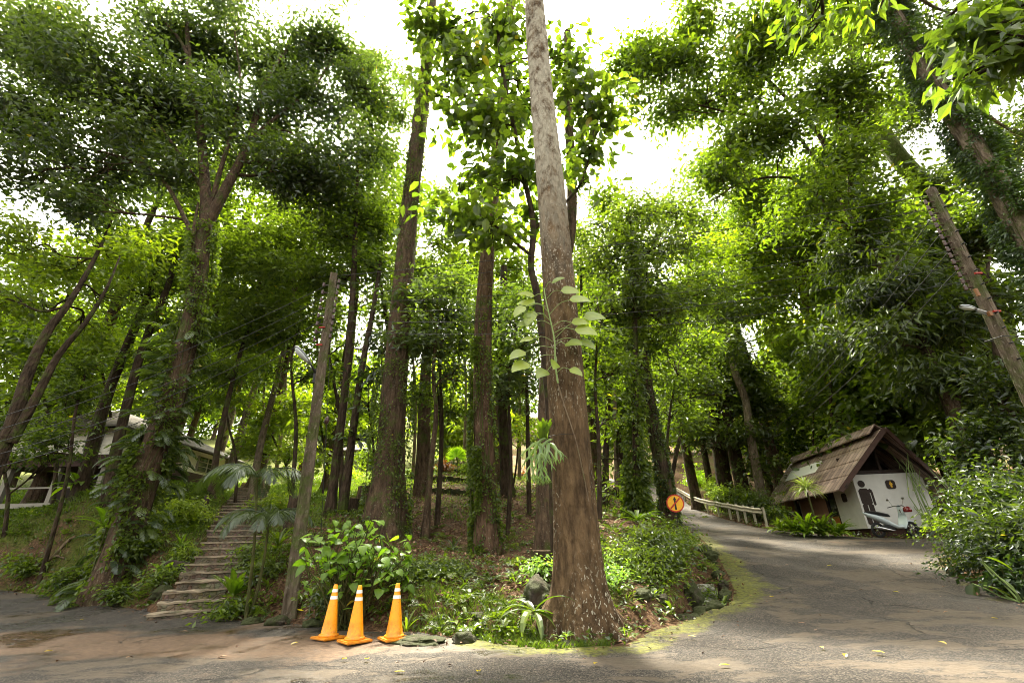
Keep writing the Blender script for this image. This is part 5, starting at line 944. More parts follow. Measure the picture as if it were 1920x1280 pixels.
# broad-leaved bush behind the cones
b0 = at(655, 1150, 8.75); rt = empty('broad_leaved_bush', b0, 'bush of big round light-green leaves just behind the three orange cones', 'bush'); sm = MB(); lm = MB()
for k in range(380):
    px = random.gauss(664, 52); py = random.gauss(1045, 36); px = min(max(px, 572), 764); py = min(max(py, 975), 1140)
    if py < 1000 and abs(px-670) > 60: continue
    c = P(px, py, random.uniform(8.1, 9.3))
    if k % 3 == 0: branch(sm, b0+[random.uniform(-.2, .2), random.uniform(-.1, .1), 0], c, .014, .006, n=5, segs=7, sag=.05)
    az = random.uniform(-math.pi, 0) if random.random() < .8 else random.random()*6.28; L_ = random.uniform(.11, .21); strap(lm, c, az, random.uniform(-.9, .15), L_, L_*.86, random.uniform(.2, .7), 7, HEART, .12, twist=random.gauss(0, .35), t=min(.93, max(0, random.gauss(.6, .2))) if random.random() > .02 else 1.)
sm.build('stem', MATS['stem_green'], rt); lm.build('foliage', MATS['leaf_bush'], rt)
def rplant(name, label, c, n, L, Wd, leafm, el=(.5, 1.3), droop=1.3, prof=LANCE, fold=.25, cat='plant', stalk=0, group=None, segs=7):
    c = np.array(c, float); rt = empty(name, c, label, cat, group); mb = MB(); top = c+np.array([0, 0, stalk])
    rosette(mb, top, n, L, Wd, el, droop, prof, fold, segs); mb.build('foliage', MATS[leafm], rt)
    if stalk > .05: sm = MB(); tube(sm, spline([c-[0, 0, .05], (c+top)/2+[.03, 0, 0], top], 6), [.04, .035, .03, .03, .03, .03], 8); sm.build('stem', MATS['stem_green'], rt)
    return rt
rplant('birds_nest_fern', 'bright bird-nest fern with broad upright fronds beside the lower stairs', at(443, 1082, 10.4)+[0, 0, .32], 16, .62, .13, 'leaf_fern', (.6, 1.35), .6, OVAL)
rplant('birds_nest_fern', 'yellow-green bird-nest fern on the bank left of the stairs, nearest the road', at(312, 1047, 11.8)+[0, 0, .05], 8, .5, .12, 'leaf_fern', (.4, 1.2), .5, OVAL)
rplant('birds_nest_fern', 'very small bird-nest fern on the bank, left of the yellow-green one', at(262, 1052, 11.9)+[0, 0, .03], 5, .28, .08, 'leaf_fern', (.5, 1.2), .5, OVAL)
rplant('birds_nest_fern', 'spiky bird-nest fern on the bank beside the middle stairs', at(340, 1018, 12.6)+[0, 0, .05], 13, .5, .07, 'leaf_fern', (.2, 1.2), .8, LANCE)
rplant('birds_nest_fern', 'wide bright fern perched on a mound in front of the house', at(140, 925, 16)+[0, 0, .55], 22, .95, .16, 'leaf_fern', (.1, 1.0), 1.0, OVAL)
rplant('birds_nest_fern', 'large arching fern left of the vine-draped tree', at(225, 905, 14)+[0, 0, .7], 12, 1.25, .17, 'leaf_fern', (.1, .9), 1.0, LANCE)
rplant('dracaena', 'spiky pale-edged dracaena on the slope between the two central trunks', at(850, 1000, 12.5), 34, .5, .035, 'leaf_grey', (.3, 1.4), 1.5)
rplant('ginger_plant', 'glossy long-leaved plant drooping at the left foot of the spotted trunk', at(1003, 1185, 7.5)+[0, 0, .35], 15, .68, .10, 'leaf_mid', (-.3, 1.1), 1.7, LANCE, .3)
rplant('strap_leaved_plant', 'clump of grassy strap leaves on the knoll under the orange sign', at(1285, 1000, 12.6)+[0, 0, .15], 44, .75, .035, 'leaf_fern', (.5, 1.4), 2.0, LANCE)
rplant('strap_leaved_plant', 'small light-green strappy plant low on the knoll beside the gutter', at(1240, 1105, 9.1)+[0, 0, .1], 18, .32, .035, 'leaf_fern', (.3, 1.3), 1.6, LANCE)
rplant('strap_leaved_plant', 'bluish strap-leaved clump on the left part of the knoll', at(1165, 1050, 10.2)+[0, 0, .1], 34, .5, .04, 'leaf_mid', (.3, 1.3), 1.6, LANCE)
rplant('birds_nest_fern', 'bird-nest fern at the top of the knoll left of the sign', at(1198, 1000, 11.6)+[0, 0, .4], 14, .7, .11, 'leaf_fern', (.2, 1.2), 1.0, OVAL)
rplant('strap_leaved_plant', 'arching strap leaves behind the left utility pole', at(515, 1060, 11.2)+[0, 0, .3], 30, .8, .05, 'leaf_mid', (.4, 1.3), 1.9, LANCE)
rplant('small_plant', 'little bright sprig at the base of the spotted trunk', at(1062, 1183, 7.15)+[0, 0, .12], 7, .13, .05, 'leaf_pale', (.1, 1.0), .6, OVAL)
rplant('small_plant', 'thin-leaved seedling right behind the right-hand cone', at(762, 1180, 8.0)+[0, 0, .06], 7, .3, .05, 'leaf_mid', (.8, 1.4), .8, OVAL)
rplant('palm_fern', 'bright feathery palm frond clump at the top of the left bank', at(398, 925, 19)+[0, 0, .3], 26, 1.0, .05, 'leaf_fern', (.2, 1.2), 1.3)
# dark red roadside plants by the hut
for i, (px, py, Yd, L_, nn) in enumerate([(1490, 1000, 18.2, .85, 40), (1515, 1003, 17.8, 1.0, 46), (1545, 1006, 17.5, 1.0, 46), (1575, 1010, 17.3, .8, 32), (1465, 998, 19.2, .7, 30)]):
    rplant('strap_leaved_plant', ['broad strap-leaved plant second from the left in front of the hut', 'broad strap-leaved plant in the middle of the row before the hut', 'glossy strap-leaved plant under the hut door', 'strap-leaved plant nearest the white hut corner', 'leftmost strap-leaved plant of the row before the hut'][i], at(px, py, Yd)+[0, 0, .05], nn, L_, .11, 'leaf_fern' if i % 2 else 'leaf_mid', (.4, 1.4), 1.2, OVAL, group='strap-leaved plants before the hut')
rplant('dracaena', 'tall spiky dracaena with stem in front of the hut side wall', at(1535, 1003, 18.0), 90, .75, .06, 'leaf_variegated', (-.2, 1.4), 1.2, LANCE, stalk=1.6)
rplant('dracaena', 'second spiky dracaena left of the hut by the guardrail end', at(1405, 955, 23.5), 40, .55, .06, 'leaf_mid', (-.2, 1.4), 1.2, LANCE, stalk=1.0)
# fan palm, bright
b0 = at(856, 885, 27); rt = empty('fan_palm', b0, 'glowing yellow-green fan palm leaf standing out in the middle distance', 'palm'); mb = MB(); c = b0+[0, 0, 1.1]
for k in range(30):
    a = -.5+k/29*(math.pi+1.0); d = np.array([math.cos(a), -.15, math.sin(a)]); s = np.array([-math.sin(a), 0, math.cos(a)])*.055; m = c+d*.4+np.array([0, random.uniform(-.06, .06), 0]); mb.addm([c, m-s, c+d*random.uniform(.62, .76), m+s, m+[0, .03, 0]], [[0, 1, 4], [1, 2, 4], [2, 3, 4], [3, 0, 4]], random.uniform(.3, .8))
mb.build('leaf', MATS['leaf_fanpalm'], rt); mb = MB(); tube(mb, [b0-[0, 0, .1], b0+[0.05, 0.1, .5], c], .02, 6); mb.build('stem', MATS['stem_green'], rt)
# small feather palms by the stairs
for i, (bx, by, Yd, tx, ty, L_, nf, lab) in enumerate([(466, 1135, 9.9, 482, 895, 1.35, 7, 'left of two small feather palms with thin ringed stem by the stairs'), (474, 1130, 10.1, 505, 975, 1.15, 9, 'right of two small feather palms, dark drooping crown over the pole foot')]):
    b0 = at(bx, by, Yd); top = P(tx, ty, Yd); rt = empty('feather_palm', b0, lab, 'palm'); sm = MB(); tube(sm, spline([b0-[0, 0, .05], (b0+top)/2+[.05, 0, 0], top], 12), np.linspace(.035, .022, 12), 8); sm.build('stem', MATS['stem_green'], rt); lm = MB()
    for k in range(nf): az = (2.9 if i == 0 else 0)+k*6.28/nf+random.uniform(-.2, .2); frond(lm, top, az, random.uniform(.6, 1.1), L_*random.uniform(.75, 1.1), .38, 2.2, 44, random.uniform(.1, .6), .75, .022)
    if i == 0: frond(lm, top, 2.75, .95, 1.5, .45, 2.4, 60, .6, .8, .024); frond(lm, top, 3.1, .8, 1.6, .45, 2.2, 60, .4, .8, .024)
    lm.build('foliage', MATS['leaf_grey'], rt)
# shrubs
S = shrub
S('shrub', 'dense glossy dark shrub on the knoll beside the gutter', P(1215, 1035, 10.5), .78, .75, 'leaf_dark', .075, 2.8, tint=.6)
S('shrub', 'rounded leafy shrub right under the orange sign, spilling towards the gutter', P(1252, 1020, 11.2), .48, .8, 'leaf_mid', .07, 2.4, tint=.6)
S('shrub', 'leafy shrub trailing down the knoll face over the boulders', P(1195, 1065, 10.0), .65, .7, 'leaf_mid', .06, 2.2)
S('shrub', 'sunlit yellow-green shrub at the left edge of the upper stairs', P(345, 960, 14.3), .72, .6, 'leaf_lime', .08, 2.6, tint=.65)
S('shrub', 'low shrub hugging the slope under the sunlit one beside the stairs', P(290, 985, 13.6), .6, .6, 'leaf_mid', .08, 2.2)
S('shrub', 'bright shrub right of the upper stairs behind the small palms', P(515, 950, 15), .55, .7, 'leaf_lime', .09, 2.2)
S('shrub', 'leafy mound hiding the foot of the vine-draped tree', P(262, 1020, 12.2), .55, .7, 'leaf_mid', .08, 2.0)
S('shrub', 'dark leafy undergrowth right of the left utility pole', P(622, 1120, 9.4), .42, .8, 'leaf_dark', .07, 2.4, tint=.6)
S('shrub', 'dark fern-like shrub at the left foot of the utility pole', P(440, 1135, 10.2), .42, .7, 'leaf_mid', .08, 2.2)
S('shrub', 'shrub behind the small palms on the right of the stairs', P(500, 1080, 10.9), .55, .8, 'leaf_dark', .08, 2.2, tint=.6)
S('hedge_like_shrub', 'shadowed creeping shrub covering the bank behind the right-hand cone', P(770, 1075, 9.7), .62, .5, 'leaf_cover', .05, 2.6, thr=-.5)
S('hedge_like_shrub', 'creeping leafy mound on the bank below the reddish trunk', P(840, 1070, 10), .5, .5, 'leaf_cover', .05, 2.2)
S('shrub', 'pale-leaved sprig bush left of the spotted trunk above the boulder', P(1012, 1060, 9.3), .25, .8, 'leaf_pale', .07, 1.6)
S('shrub', 'thin bright foliage right of the spotted trunk at waist height', P(1135, 1080, 9.3), .4, .9, 'leaf_pale', .06, 1.2)
S('shrub', 'glowing yellow shrub at the far bend of the uphill road', P(1310, 905, 40), 1.6, .8, 'leaf_fanpalm', .16, 2.0)
S('shrub', 'bright bush beyond the far end of the guardrail', P(1345, 912, 37), 1.1, .8, 'leaf_lime', .14, 2.0)
S('shrub', 'reddish croton shrub beside the bright fan palm', P(835, 874, 28), .5, .7, 'leaf_red', .13, 1.8)
S('shrub', 'orange-tinted shrub right of the near-black trunk', P(975, 888, 30), .4, 1.1, 'leaf_red', .13, 1.4)
S('shrub', 'green garden shrub between the fan palm and the reddish trunk', P(880, 880, 27), .7, .7, 'leaf_mid', .12, 2.0)
S('shrub', 'round green tree-shrub partly covering the bungalow', P(705, 855, 34), 1.4, 1.0, 'leaf_mid', .13, 2.2)
S('shrub', 'light shrub below the bungalow beside the far steps', P(655, 895, 28), 1.0, .6, 'leaf_lime', .12, 1.8)
for i, (px, py, Yd, r, lm_) in enumerate([(1360, 935, 25, .8, 'leaf_mid'), (1395, 945, 23.5, .8, 'leaf_dark'), (1425, 965, 22, .5, 'leaf_mid'), (1330, 930, 29, .9, 'leaf_mid'), (1447, 990, 20.5, .4, 'leaf_mid')]):
    q = P(px, py, Yd); q[0] += .8; S('shrub', ['leafy shrub behind the middle of the guardrail', 'dark shrub behind the guardrail, left of the guardrail end', 'shrub right behind the guardrail end', 'shrub behind the far part of the guardrail', 'low shrub between the guardrail end and the hut'][i], q, r, .8, lm_, .1, 2.3, group='shrubs behind the guardrail')
# right bank shrubs
RB = [((1875, 925, 12.2), .95, 'leaf_dark', .085, 'large dark shrub on the right bank beside the hut gable'), ((1900, 940, 11.0), 1.1, 'leaf_dark', .1, 'large green shrub at the right edge of the view'), ((1815, 1012, 11.6), .62, 'leaf_dark', .075, 'fine-leaved shrub on the right bank nearest the scooter'),
      ((1860, 1035, 10.2), .8, 'leaf_dark', .075, 'fine-leaved dark shrub overhanging the road at right'), ((1900, 1080, 9.4), .5, 'leaf_glossy', .1, 'glossy low shrub where the road meets the right edge'), ((1815, 960, 12.8), .45, 'leaf_dark', .08, 'arching shrub partly hiding the hut wall'), ((1960, 1010, 9.6), 1.0, 'leaf_dark', .1, 'shrub mass cut by the right edge of the view'),
      ((1860, 845, 13), 1.15, 'leaf_dark', .13, 'tall shrub with larger leaves above the right bank'), ((1780, 1055, 11.0), .35, 'leaf_glossy', .08, 'small shrub at the road edge on the right')]
for a, r, lm_, L_, lab in RB: S('shrub', lab, P(*a), r, .85, lm_, L_, 1.7, thr=-.1, cr=.16, tint=.15, stems=9, group='shrubs on the right bank')
q = P(1835, 1010, 10.6)
S('shrub', 'shrub with flecks of pale leaves on the right bank', P(1765, 985, 12.2), .4, .9, 'leaf_mid', .07, .9, cr=.1)
S('shrub', 'small leafy clump crowding the left side of the lower stairs', P(308, 1085, 11.4), .34, .8, 'leaf_mid', .07, 2.0)
S('shrub', 'leafy clump on the right side of the middle stairs', P(478, 1040, 12.2), .38, .9, 'leaf_mid', .08, 2.0)
S('shrub', 'low trailing plant on the left side of the middle stairs', P(352, 1035, 12.4), .3, .7, 'leaf_lime', .07, 1.8)
S('shrub', 'ferny bush on the left bank right above the road at far left', P(50, 1060, 14.3), .6, .6, 'leaf_mid', .09, 2.0)
S('shrub', 'small bush hanging down the left bank below the thin sapling', P(130, 1085, 13.2), .45, .7, 'leaf_mid', .08, 1.8)
S('shrub', 'leafy tuft at the foot of the bank below the vine-draped tree', P(225, 1110, 11.8), .35, .8, 'leaf_mid', .07, 1.6)
# elephant-ear like big leaves, right bank
for i, (px, py, Yd, n_, L_, lab) in enumerate([(1895, 1085, 9.2, 9, .42, 'large heart-shaped leaves at the right edge beside the road'), (1890, 960, 10.6, 12, .5, 'large heart-shaped leaves on the right bank at head height'), (1800, 850, 14.3, 14, .6, 'big grey-green leaves above the hut gable on the right'), (1690, 815, 18, 12, .7, 'big drooping leaves just behind the hut gable peak')]):
    c = P(px, py, Yd); b0 = np.array([c[0], c[1], gz(c[0], c[1])]); rt = empty('elephant_ear_plant', b0, lab, 'plant'); sm = MB(); lm = MB()
    for k in range(n_): tpt = c+np.array([random.gauss(0, .4), random.gauss(0, .3), random.gauss(0, .3)]); branch(sm, b0, tpt, .018, .009, n=5, segs=7); strap(lm, tpt, random.uniform(3.3, 6.0), random.uniform(-1.1, -.1), L_*random.uniform(.6, 1.1), L_*.75*random.uniform(.6, 1.1), .6, 7, HEART, .15)
    sm.build('stem', MATS['petiole'], rt); lm.build('foliage', MATS['leaf_dark' if i > 1 else 'leaf_mid'], rt)
# ------------------------------------------------------------------ climbers and epiphytes
climber('climbing_vine', 'small-leaved ivy wrapping the foot and lower trunk of the tall red-brown tree', pts2, np.linspace(.62, .33, len(pts2)), 1400, .085, .6, 'leaf_mid', h0=.0, h1=.3, group='vines on trunks')
climber('climbing_vine', 'fine ivy sleeve high on the tall red-brown trunk', pts2, np.linspace(.40, .21, len(pts2)), 900, .07, .6, 'leaf_mid', h0=.45, h1=.85, group='vines on trunks')
climber('climbing_vine', 'ivy hanging down the left side of the straight reddish trunk', pts3, np.linspace(.38, .18, len(pts3)), 1500, .085, .6, 'leaf_mid', h0=.0, h1=.4, arc=(2.4, 4.6), group='vines on trunks')
climber('climbing_vine', 'ivy dotted over the front of the straight reddish trunk', pts3, np.linspace(.34, .18, len(pts3)), 330, .08, .6, 'leaf_mid', h0=.05, h1=.45, arc=(4.4, 6.3), group='vines on trunks')
climber('climbing_vine', 'leafy climber smothering the straight trunk left of the sign', pts14, np.linspace(.14, .08, len(pts14)), 1300, .13, .6, 'leaf_mid', h0=.0, h1=.95, spread=.28, group='vines on trunks')
climber('climbing_vine', 'dark ivy sleeve on the trunk behind the orange sign', pts15, np.linspace(.27, .15, len(pts15)), 1500, .08, .6, 'leaf_dark', h0=.0, h1=.95, group='vines on trunks')
climber('climbing_vine', 'dense hanging creeper on the thick trunk at the right edge, beyond the pole', pts18, np.linspace(.36, .22, len(pts18)), 2600, .15, .38, 'leaf_glossy', h0=.0, h1=1, spread=.34, group='vines on trunks')
climber('climbing_vine', 'large feathered philodendron leaves around the vine-draped tree', pts5, np.linspace(.38, .2, len(pts5)), 42, .62, .5, 'leaf_grey', h0=.0, h1=.42, spread=.25, leafmode='frond')
climber('climbing_vine', 'ivy thick on the lower trunk of the vine-draped tree', pts5, np.linspace(.40, .16, len(pts5)), 1500, .11, .6, 'leaf_mid', h0=.0, h1=.62, spread=.18, group='vines on trunks')
pm = MB()
# big-leaved climber on the spotted trunk
yb = 7.42; rt = empty('philodendron', P(1038, 715, yb), 'climbing plant with big pale heart leaves halfway up the spotted trunk', 'climbing plant'); sm = MB(); lm = MB(); pl = MB()
stm = spline([P(1046, 718, yb), P(1041, 680, yb), P(1040, 640, yb), P(1032, 600, yb), P(1024, 565, yb), P(1020, 540, yb)], 24); tube(sm, stm, np.linspace(.016, .010, 24), 8); sm.build('stem', MATS['petiole'], rt)
PH = [(1022, 542, 1035, 530, .5, .3, .20), (1025, 560, 1052, 545, .1, 0, .28), (1030, 590, 1068, 562, .2, 0, .30), (1022, 560, 1002, 555, 3.4, .2, .26), (1024, 575, 985, 575, 3.3, -.6, .24), (1030, 600, 1008, 590, 3.3, .0, .22), (1035, 610, 1000, 605, 3.2, 0, .24), (1036, 612, 1072, 605, .1, .1, .26), (1038, 625, 1078, 618, -.1, -.1, .32),
      (1040, 635, 1095, 595, .1, .1, .30), (1040, 650, 1060, 645, -.7, -.1, .28), (1040, 652, 985, 660, 3.5, -.3, .26), (1040, 665, 992, 682, 3.6, -.3, .30), (1041, 670, 1044, 680, 4.3, -.5, .22), (1042, 690, 1026, 695, 3.9, -.4, .26), (1043, 700, 1068, 692, -.3, -.4, .20), (1036, 640, 1000, 635, 3.1, 0, .2), (1030, 588, 1002, 570, 2.9, .4, .26), (1030, 600, 1000, 588, 3.5, -.9, .24), (1040, 640, 1088, 640, -.2, -.4, .24)]
for sx, sy, lx, ly, az, el, L_ in PH:
    a = P(sx, sy, yb-.03); b = P(lx, ly, yb-random.uniform(.08, .25)); tube(pl, spline([a, (a+b)/2+[0, -.05, .05], b], 6), .006, 5, cap=False); strap(lm, b, -az if az > 0 and az < 1 else az, el, L_*1.32, L_*1.32*.72, .6, 8, HEART, .12, t=random.uniform(.2, .9), twist=(1.0 if math.cos(az) > 0 else -1.0)*random.uniform(.7, 1.15))
pl.build('petiole', MATS['petiole'], rt); lm.build('foliage', MATS['leaf_climber'], rt)
mb = MB(); tube(mb, spline([P(1046, 720, 7.44), P(1060, 765, 7.42), P(1078, 820, 7.38), P(1092, 880, 7.36), P(1104, 940, 7.38)], 30), np.linspace(.014, .008, 30), 6, jit=.15); tag(mb.build('aerial_root', MATS['root_wood'], smooth=True), 'thin tan vine root trailing down the spotted trunk from the big-leaved climber', 'root')
# staghorn fern
sb = P(1020, 822, 7.3); rt = empty('staghorn_fern', sb, 'staghorn fern strapped to the spotted trunk with antler-like hanging fronds', 'fern'); lm = MB()
for k in range(26):
    a = -1.1+k*.1+random.uniform(-.1, .1); strap(lm, sb+[random.uniform(-.08, .08), 0, 0], 3.0+k*.13, random.uniform(.9, 1.5), random.uniform(.2, .34), .07, random.uniform(.0, .7), 7, lambda s: .45+.55*s*(s < .97), .15)
lm.build('shield_frond', MATS['leaf_fern'], rt); hm = MB()
def antler(p, d, L, wd, dep):
    n = 6; pts = [p]; dd = np.array(d, float)
    for i in range(n): dd = nrm(dd+[0, 0, -.22]+rng.standard_normal(3)*.08); pts.append(pts[-1]+dd*L/n)
    pts = np.array(pts); s = nrm(np.cross(dd, [0, 1, .2]))*wd/2; ws = np.linspace(1, .75 if dep else .1, n+1)[:, None]
    V = np.stack([pts-s*ws, pts+[0, -.008, 0], pts+s*ws], 1).reshape(-1, 3); f = []
    for k in range(n): a = 3*k; f += [[a, a+1, a+4, a+3], [a+1, a+2, a+5, a+4]]
    hm.add(V, f, random.random()*.9)
    if dep:
        for sg in (-1, 1): antler(pts[-1], nrm(dd+s/np.linalg.norm(s)*sg*.8+[0, -.1, 0]), L*.62, wd*.66, dep-1)
for k in range(11):
    a = random.uniform(2.6, 6.2); antler(sb+[random.uniform(-.1, .12), -.03, random.uniform(-.12, 0)], [math.cos(a), math.sin(a)*.6, random.uniform(-.2, .3)], random.uniform(.18, .28), .05, 2)
for k in range(5): antler(sb+[random.uniform(-.16, -.02), -.02, -.25], [random.uniform(-.5, .2), -.3, -.6], random.uniform(.16, .25), .045, 3)
hm.build('hanging_frond', MATS['leaf_staghorn'], rt)
mb = MB(); cc = np.array([pts1[0][0], 7.75, sb[2]]); ctr = P(1062, 822, 7.78)
a = np.linspace(0, 6.283, 33); tube(mb, np.stack([ctr[0]+.372*np.cos(a), ctr[1]+.372*np.sin(a), np.full(33, ctr[2])], 1), .004, 4, cap=False); tag(mb.build('tie_wire', MATS['wire']), 'thin wire tied around the spotted trunk to hold the staghorn fern', 'wire')
# ------------------------------------------------------------------ traffic cones
def cone(px, py, Yd, label, rz, tilt=0, src=None):
    q = P(px, py, Yd); z = float(roadS(np.array([q[0]]), np.array([q[1]]))[0])+.02; o = np.array([q[0], q[1], z])
    if src is None:
        rt = empty('traffic_cone', o, label, 'cone', 'orange traffic cones'); mb = MB(); c = .19
        box(mb, o+[0, 0, .018], (.38, .38, .032), bev=.012); ftp = [(-.16, -.19), (.16, -.19)]
        mb.build('base', MATS['cone_orange'], rt); mb = MB()
        prof = [(.135, .034), (.14, .045), (.135, .062), (.118, .068), (.112, .08)]
        zs = [.034, .042, .058, .066, .075, .2, .35, .5, .6, .7, .715]; rs = [.14, .145, .142, .128, .116, .099, .078, .057, .043, .029, .022]
        V_ = []; n = 32
        for zz, r in zip(zs, rs): V_ += [[o[0]+r*math.cos(a), o[1]+r*math.sin(a), o[2]+zz] for a in np.linspace(0, 6.2832, n, endpoint=False)]
        m = len(zs); f = [[i*n+j, i*n+(j+1) % n, (i+1)*n+(j+1) % n, (i+1)*n+j] for i in range(m-1) for j in range(n)]; mb.add(V_, f); mb.addm(V_, [[(m-1)*n+k for k in range(n)]]); mb.build('body', MATS['cone_orange'], rt, smooth=True)
        for z0, z1 in ((.515, .56), (.61, .652)):
            mb = MB(); r0 = np.interp(z0, zs, rs)+.0025; r1 = np.interp(z1, zs, rs)+.0025; tube(mb, [o+[0, 0, z0], o+[0, 0, z1]], [r0, r1], 32, cap=False); mb.build('reflective_band', MATS['white_tape'], rt, smooth=True)
    else:
        rt = src.copy(); col.objects.link(rt); rt.location = o; rt['label'] = label
        for ch in src.children: c = ch.copy(); col.objects.link(c); c.parent = rt
    rt.rotation_euler = (0, tilt, rz); return rt
c0 = cone(615, 1199, 7.95, 'leftmost of the three orange cones, its base tucked behind the middle one', .95, .03)
cone(664, 1208, 7.62, 'middle of the three orange cones, standing in front of the others', .75, 0, c0)
cone(738, 1206, 7.68, 'rightmost orange cone, standing apart by the flat rock', .62, 0, c0)
# ------------------------------------------------------------------ utility poles, lamps, wires
def lamp_head(par, a, d, s=1.):
    """cobra head street lamp"""
    d = nrm(d); x = nrm(np.cross(d, [0, 0, 1.])); u = np.cross(x, d); V_ = []; n = 12; st_ = [(0, .03, .03), (.06, .055, .045), (.2, .085, .06), (.38, .10, .065), (.52, .075, .05), (.58, .02, .02)]
    for t_, w_, h_ in st_: V_ += [a+d*t_*s+x*math.cos(q)*w_*s+u*(math.sin(q)*h_*s*(1 if math.sin(q) > 0 else .25)) for q in np.linspace(0, 6.2832, n, endpoint=False)]
    mb = MB(); mb.add(V_, [[i*n+j, i*n+(j+1) % n, (i+1)*n+(j+1) % n, (i+1)*n+j] for i in range(5) for j in range(n)]); h = mb.build('lamp_head', MATS['lamp_metal'], par, smooth=True)
    V_ = []
    for t_, w_, h_ in [(.1, .03, .01), (.16, .065, .05), (.36, .085, .07), (.5, .06, .045), (.54, .02, .01)]: V_ += [a+d*t_*s-u*.012*s+x*math.cos(q)*w_*s-u*(abs(math.sin(q))*h_*s if math.sin(q) < 0 else 0) for q in np.linspace(0, 6.2832, n, endpoint=False)]
    mb = MB(); mb.add(V_, [[i*n+j, i*n+(j+1) % n, (i+1)*n+(j+1) % n, (i+1)*n+j] for i in range(4) for j in range(n)]); mb.build('lens', MATS['lamp_glass'], h, smooth=True)
def pole(name, label, base, top, w0, w1, rz):
    rt = empty(name, base, label, 'utility pole'); mb = MB(); c, s = math.cos(rz), math.sin(rz); n = 18; V_ = []; pr_ = []
    w = lambda u: w0+(w1-w0)*u
    for i in range(n+1):
        u = i/n; q = base+(top-base)*u; h = w(u)/2; k = h*.82
        for (a, b) in ((-h, -k), (-k, -h), (k, -h), (h, -k), (h, k), (k, h), (-k, h), (-h, k)): V_.append(q+np.array([a*c-b*s, a*s+b*c, 0])+rng.normal(0, .002, 3))
    f = [[i*8+j, i*8+(j+1) % 8, (i+1)*8+(j+1) % 8, (i+1)*8+j] for i in range(n) for j in range(8)]; mb.add(V_, f); mb.addm(V_, [[n*8+k for k in range(8)]]); mb.build('shaft', MATS['concrete_pole'], rt); return rt
bL = P(540, 1168, 9.8); bL[2] = gz(bL[0], bL[1])-.2; tL = P(626, 514, 9.75); pL = pole('utility_pole', 'weathered square utility pole left of the cones, with lamp and insulators', bL, tL, .27, .17, .45)
bR = np.array([8.75, 7.3, -.3]); tR = P(1745, 355, 7.0); dR = P(1920, 720, 7.05); bR[:2] = (dR+(dR-tR)*(dR[2]+.3)/(tR[2]-dR[2]))[:2]; pR = pole('utility_pole', 'weathered square utility pole leaning at the right edge, with lamp and insulators', bR, tR, .215, .125, .2)
def insul(par, a, b, n, side, r=.035):
    for k in range(n):
        q = a+(b-a)*k/(n-1); mb = MB(); e = q+side*.19; tube(mb, [q, q+side*.1, e], .012, 6); tube(mb, [e-[0, 0, .05], e-[0, 0, .02], e+[0, 0, .0], e+[0, 0, .03], e+[0, 0, .05]], [r*.8, r, r*.6, r, r*.7], 10); mb.build('insulator', MATS['insulator'], par, smooth=True)
sL = nrm(np.array([-.9, -.4, 0])); insul(pL, tL-[0, 0, .25], tL-[0, 0, 1.75], 10, -nrm(np.array([-.9, .3, 0]))); insul(pL, tL-[0, 0, .35], tL-[0, 0, 1.85], 8, sL)
sR = nrm(np.array([-.9, .1, 0])); axR = nrm(tR-bR); insul(pR, tR-axR*.3, tR-axR*2.2, 15, sR, .03)
mb = MB()
for k in (-1.55, -2.0): box(mb, tL+[-.02, -.12, k+.0], (.14, .03, .03))
mb.build('red_band', MATS['red_tag'], pL); mb = MB()
for k in (2.0, 2.75): q = tR-axR*k; box(mb, q+[-.02, -.13, 0], (.12, .03, .03))
mb.build('red_band', MATS['red_tag'], pR)
mb = MB()
for k in np.arange(.25, 6.5, .28): q = tR-axR*k; tube(mb, [q+[-.03, -.1, 0], q+[-.03, -.155, 0]], .014, 6)
mb.build('bolt', MATS['black_paint'], pR)
q = P(593, 705, 9.75); e = P(583, 684, 9.55); mb = MB(); tube(mb, spline([q, (q+e)/2+[0, 0, .02], e], 6), .022, 8); box(mb, q, (.09, .12, .34)); mb.build('lamp_arm', MATS['black_paint'], pL); lamp_head(pL, e, P(560, 657, 9.25)-e, .95)
q = P(1853, 587, 6.95); e = P(1830, 580, 6.85); mb = MB(); tube(mb, [q, e], .022, 8); tube(mb, [q-[0, 0, .06], e-[0, 0, .03]], .012, 6); mb.build('lamp_arm', MATS['lamp_metal'], pR); lamp_head(pR, e, P(1782, 570, 6.7)-e, .62)
mb = MB(); box(mb, P(1856, 588, 6.88), (.05, .05, .08)); mb.build('bracket', MATS['orange_bracket'], pR); mb = MB(); box(mb, P(1832, 548, 6.86), (.04, .04, .14)); mb.build('bracket', MATS['orange_bracket'], pR)
mb = MB()
for k in (3.2, 4.6): q = tR-axR*k; a = np.linspace(0, 6.2832, 9); h_ = .15; tube(mb, [q+np.array([h_*math.copysign(1, math.cos(t_))*min(1, abs(math.cos(t_))*1.4), h_*math.copysign(1, math.sin(t_))*min(1, abs(math.sin(t_))*1.4), .02*math.sin(t_)]) for t_ in a], .008, 5, cap=False)
mb.build('strap', MATS['black_paint'], pR)
def wire(a, b, sag, label, r=.006, n=30, grp='power lines'):
    u = np.linspace(0, 1, n)[:, None]; p = a+(b-a)*u; p[:, 2] -= (4*sag*u*(1-u))[:, 0]; mb = MB(); tube(mb, p, r, 5, cap=False); tag(mb.build('power_line', MATS['wire'], smooth=True), label, 'wire', grp)
ordn = ['topmost', 'second', 'third', 'fourth', 'fifth', 'sixth', 'lowest']
for k in range(7): wire(tL-[-.1, 0, .05+.25*k], tR-axR*(.15+.32*k)+sR*.15, .18+.05*k, ordn[k]+' of the seven power lines crossing from the left pole to the right pole', .0055 if k else .007)
ordn = ['topmost', 'second', 'third', 'fourth', 'lowest']
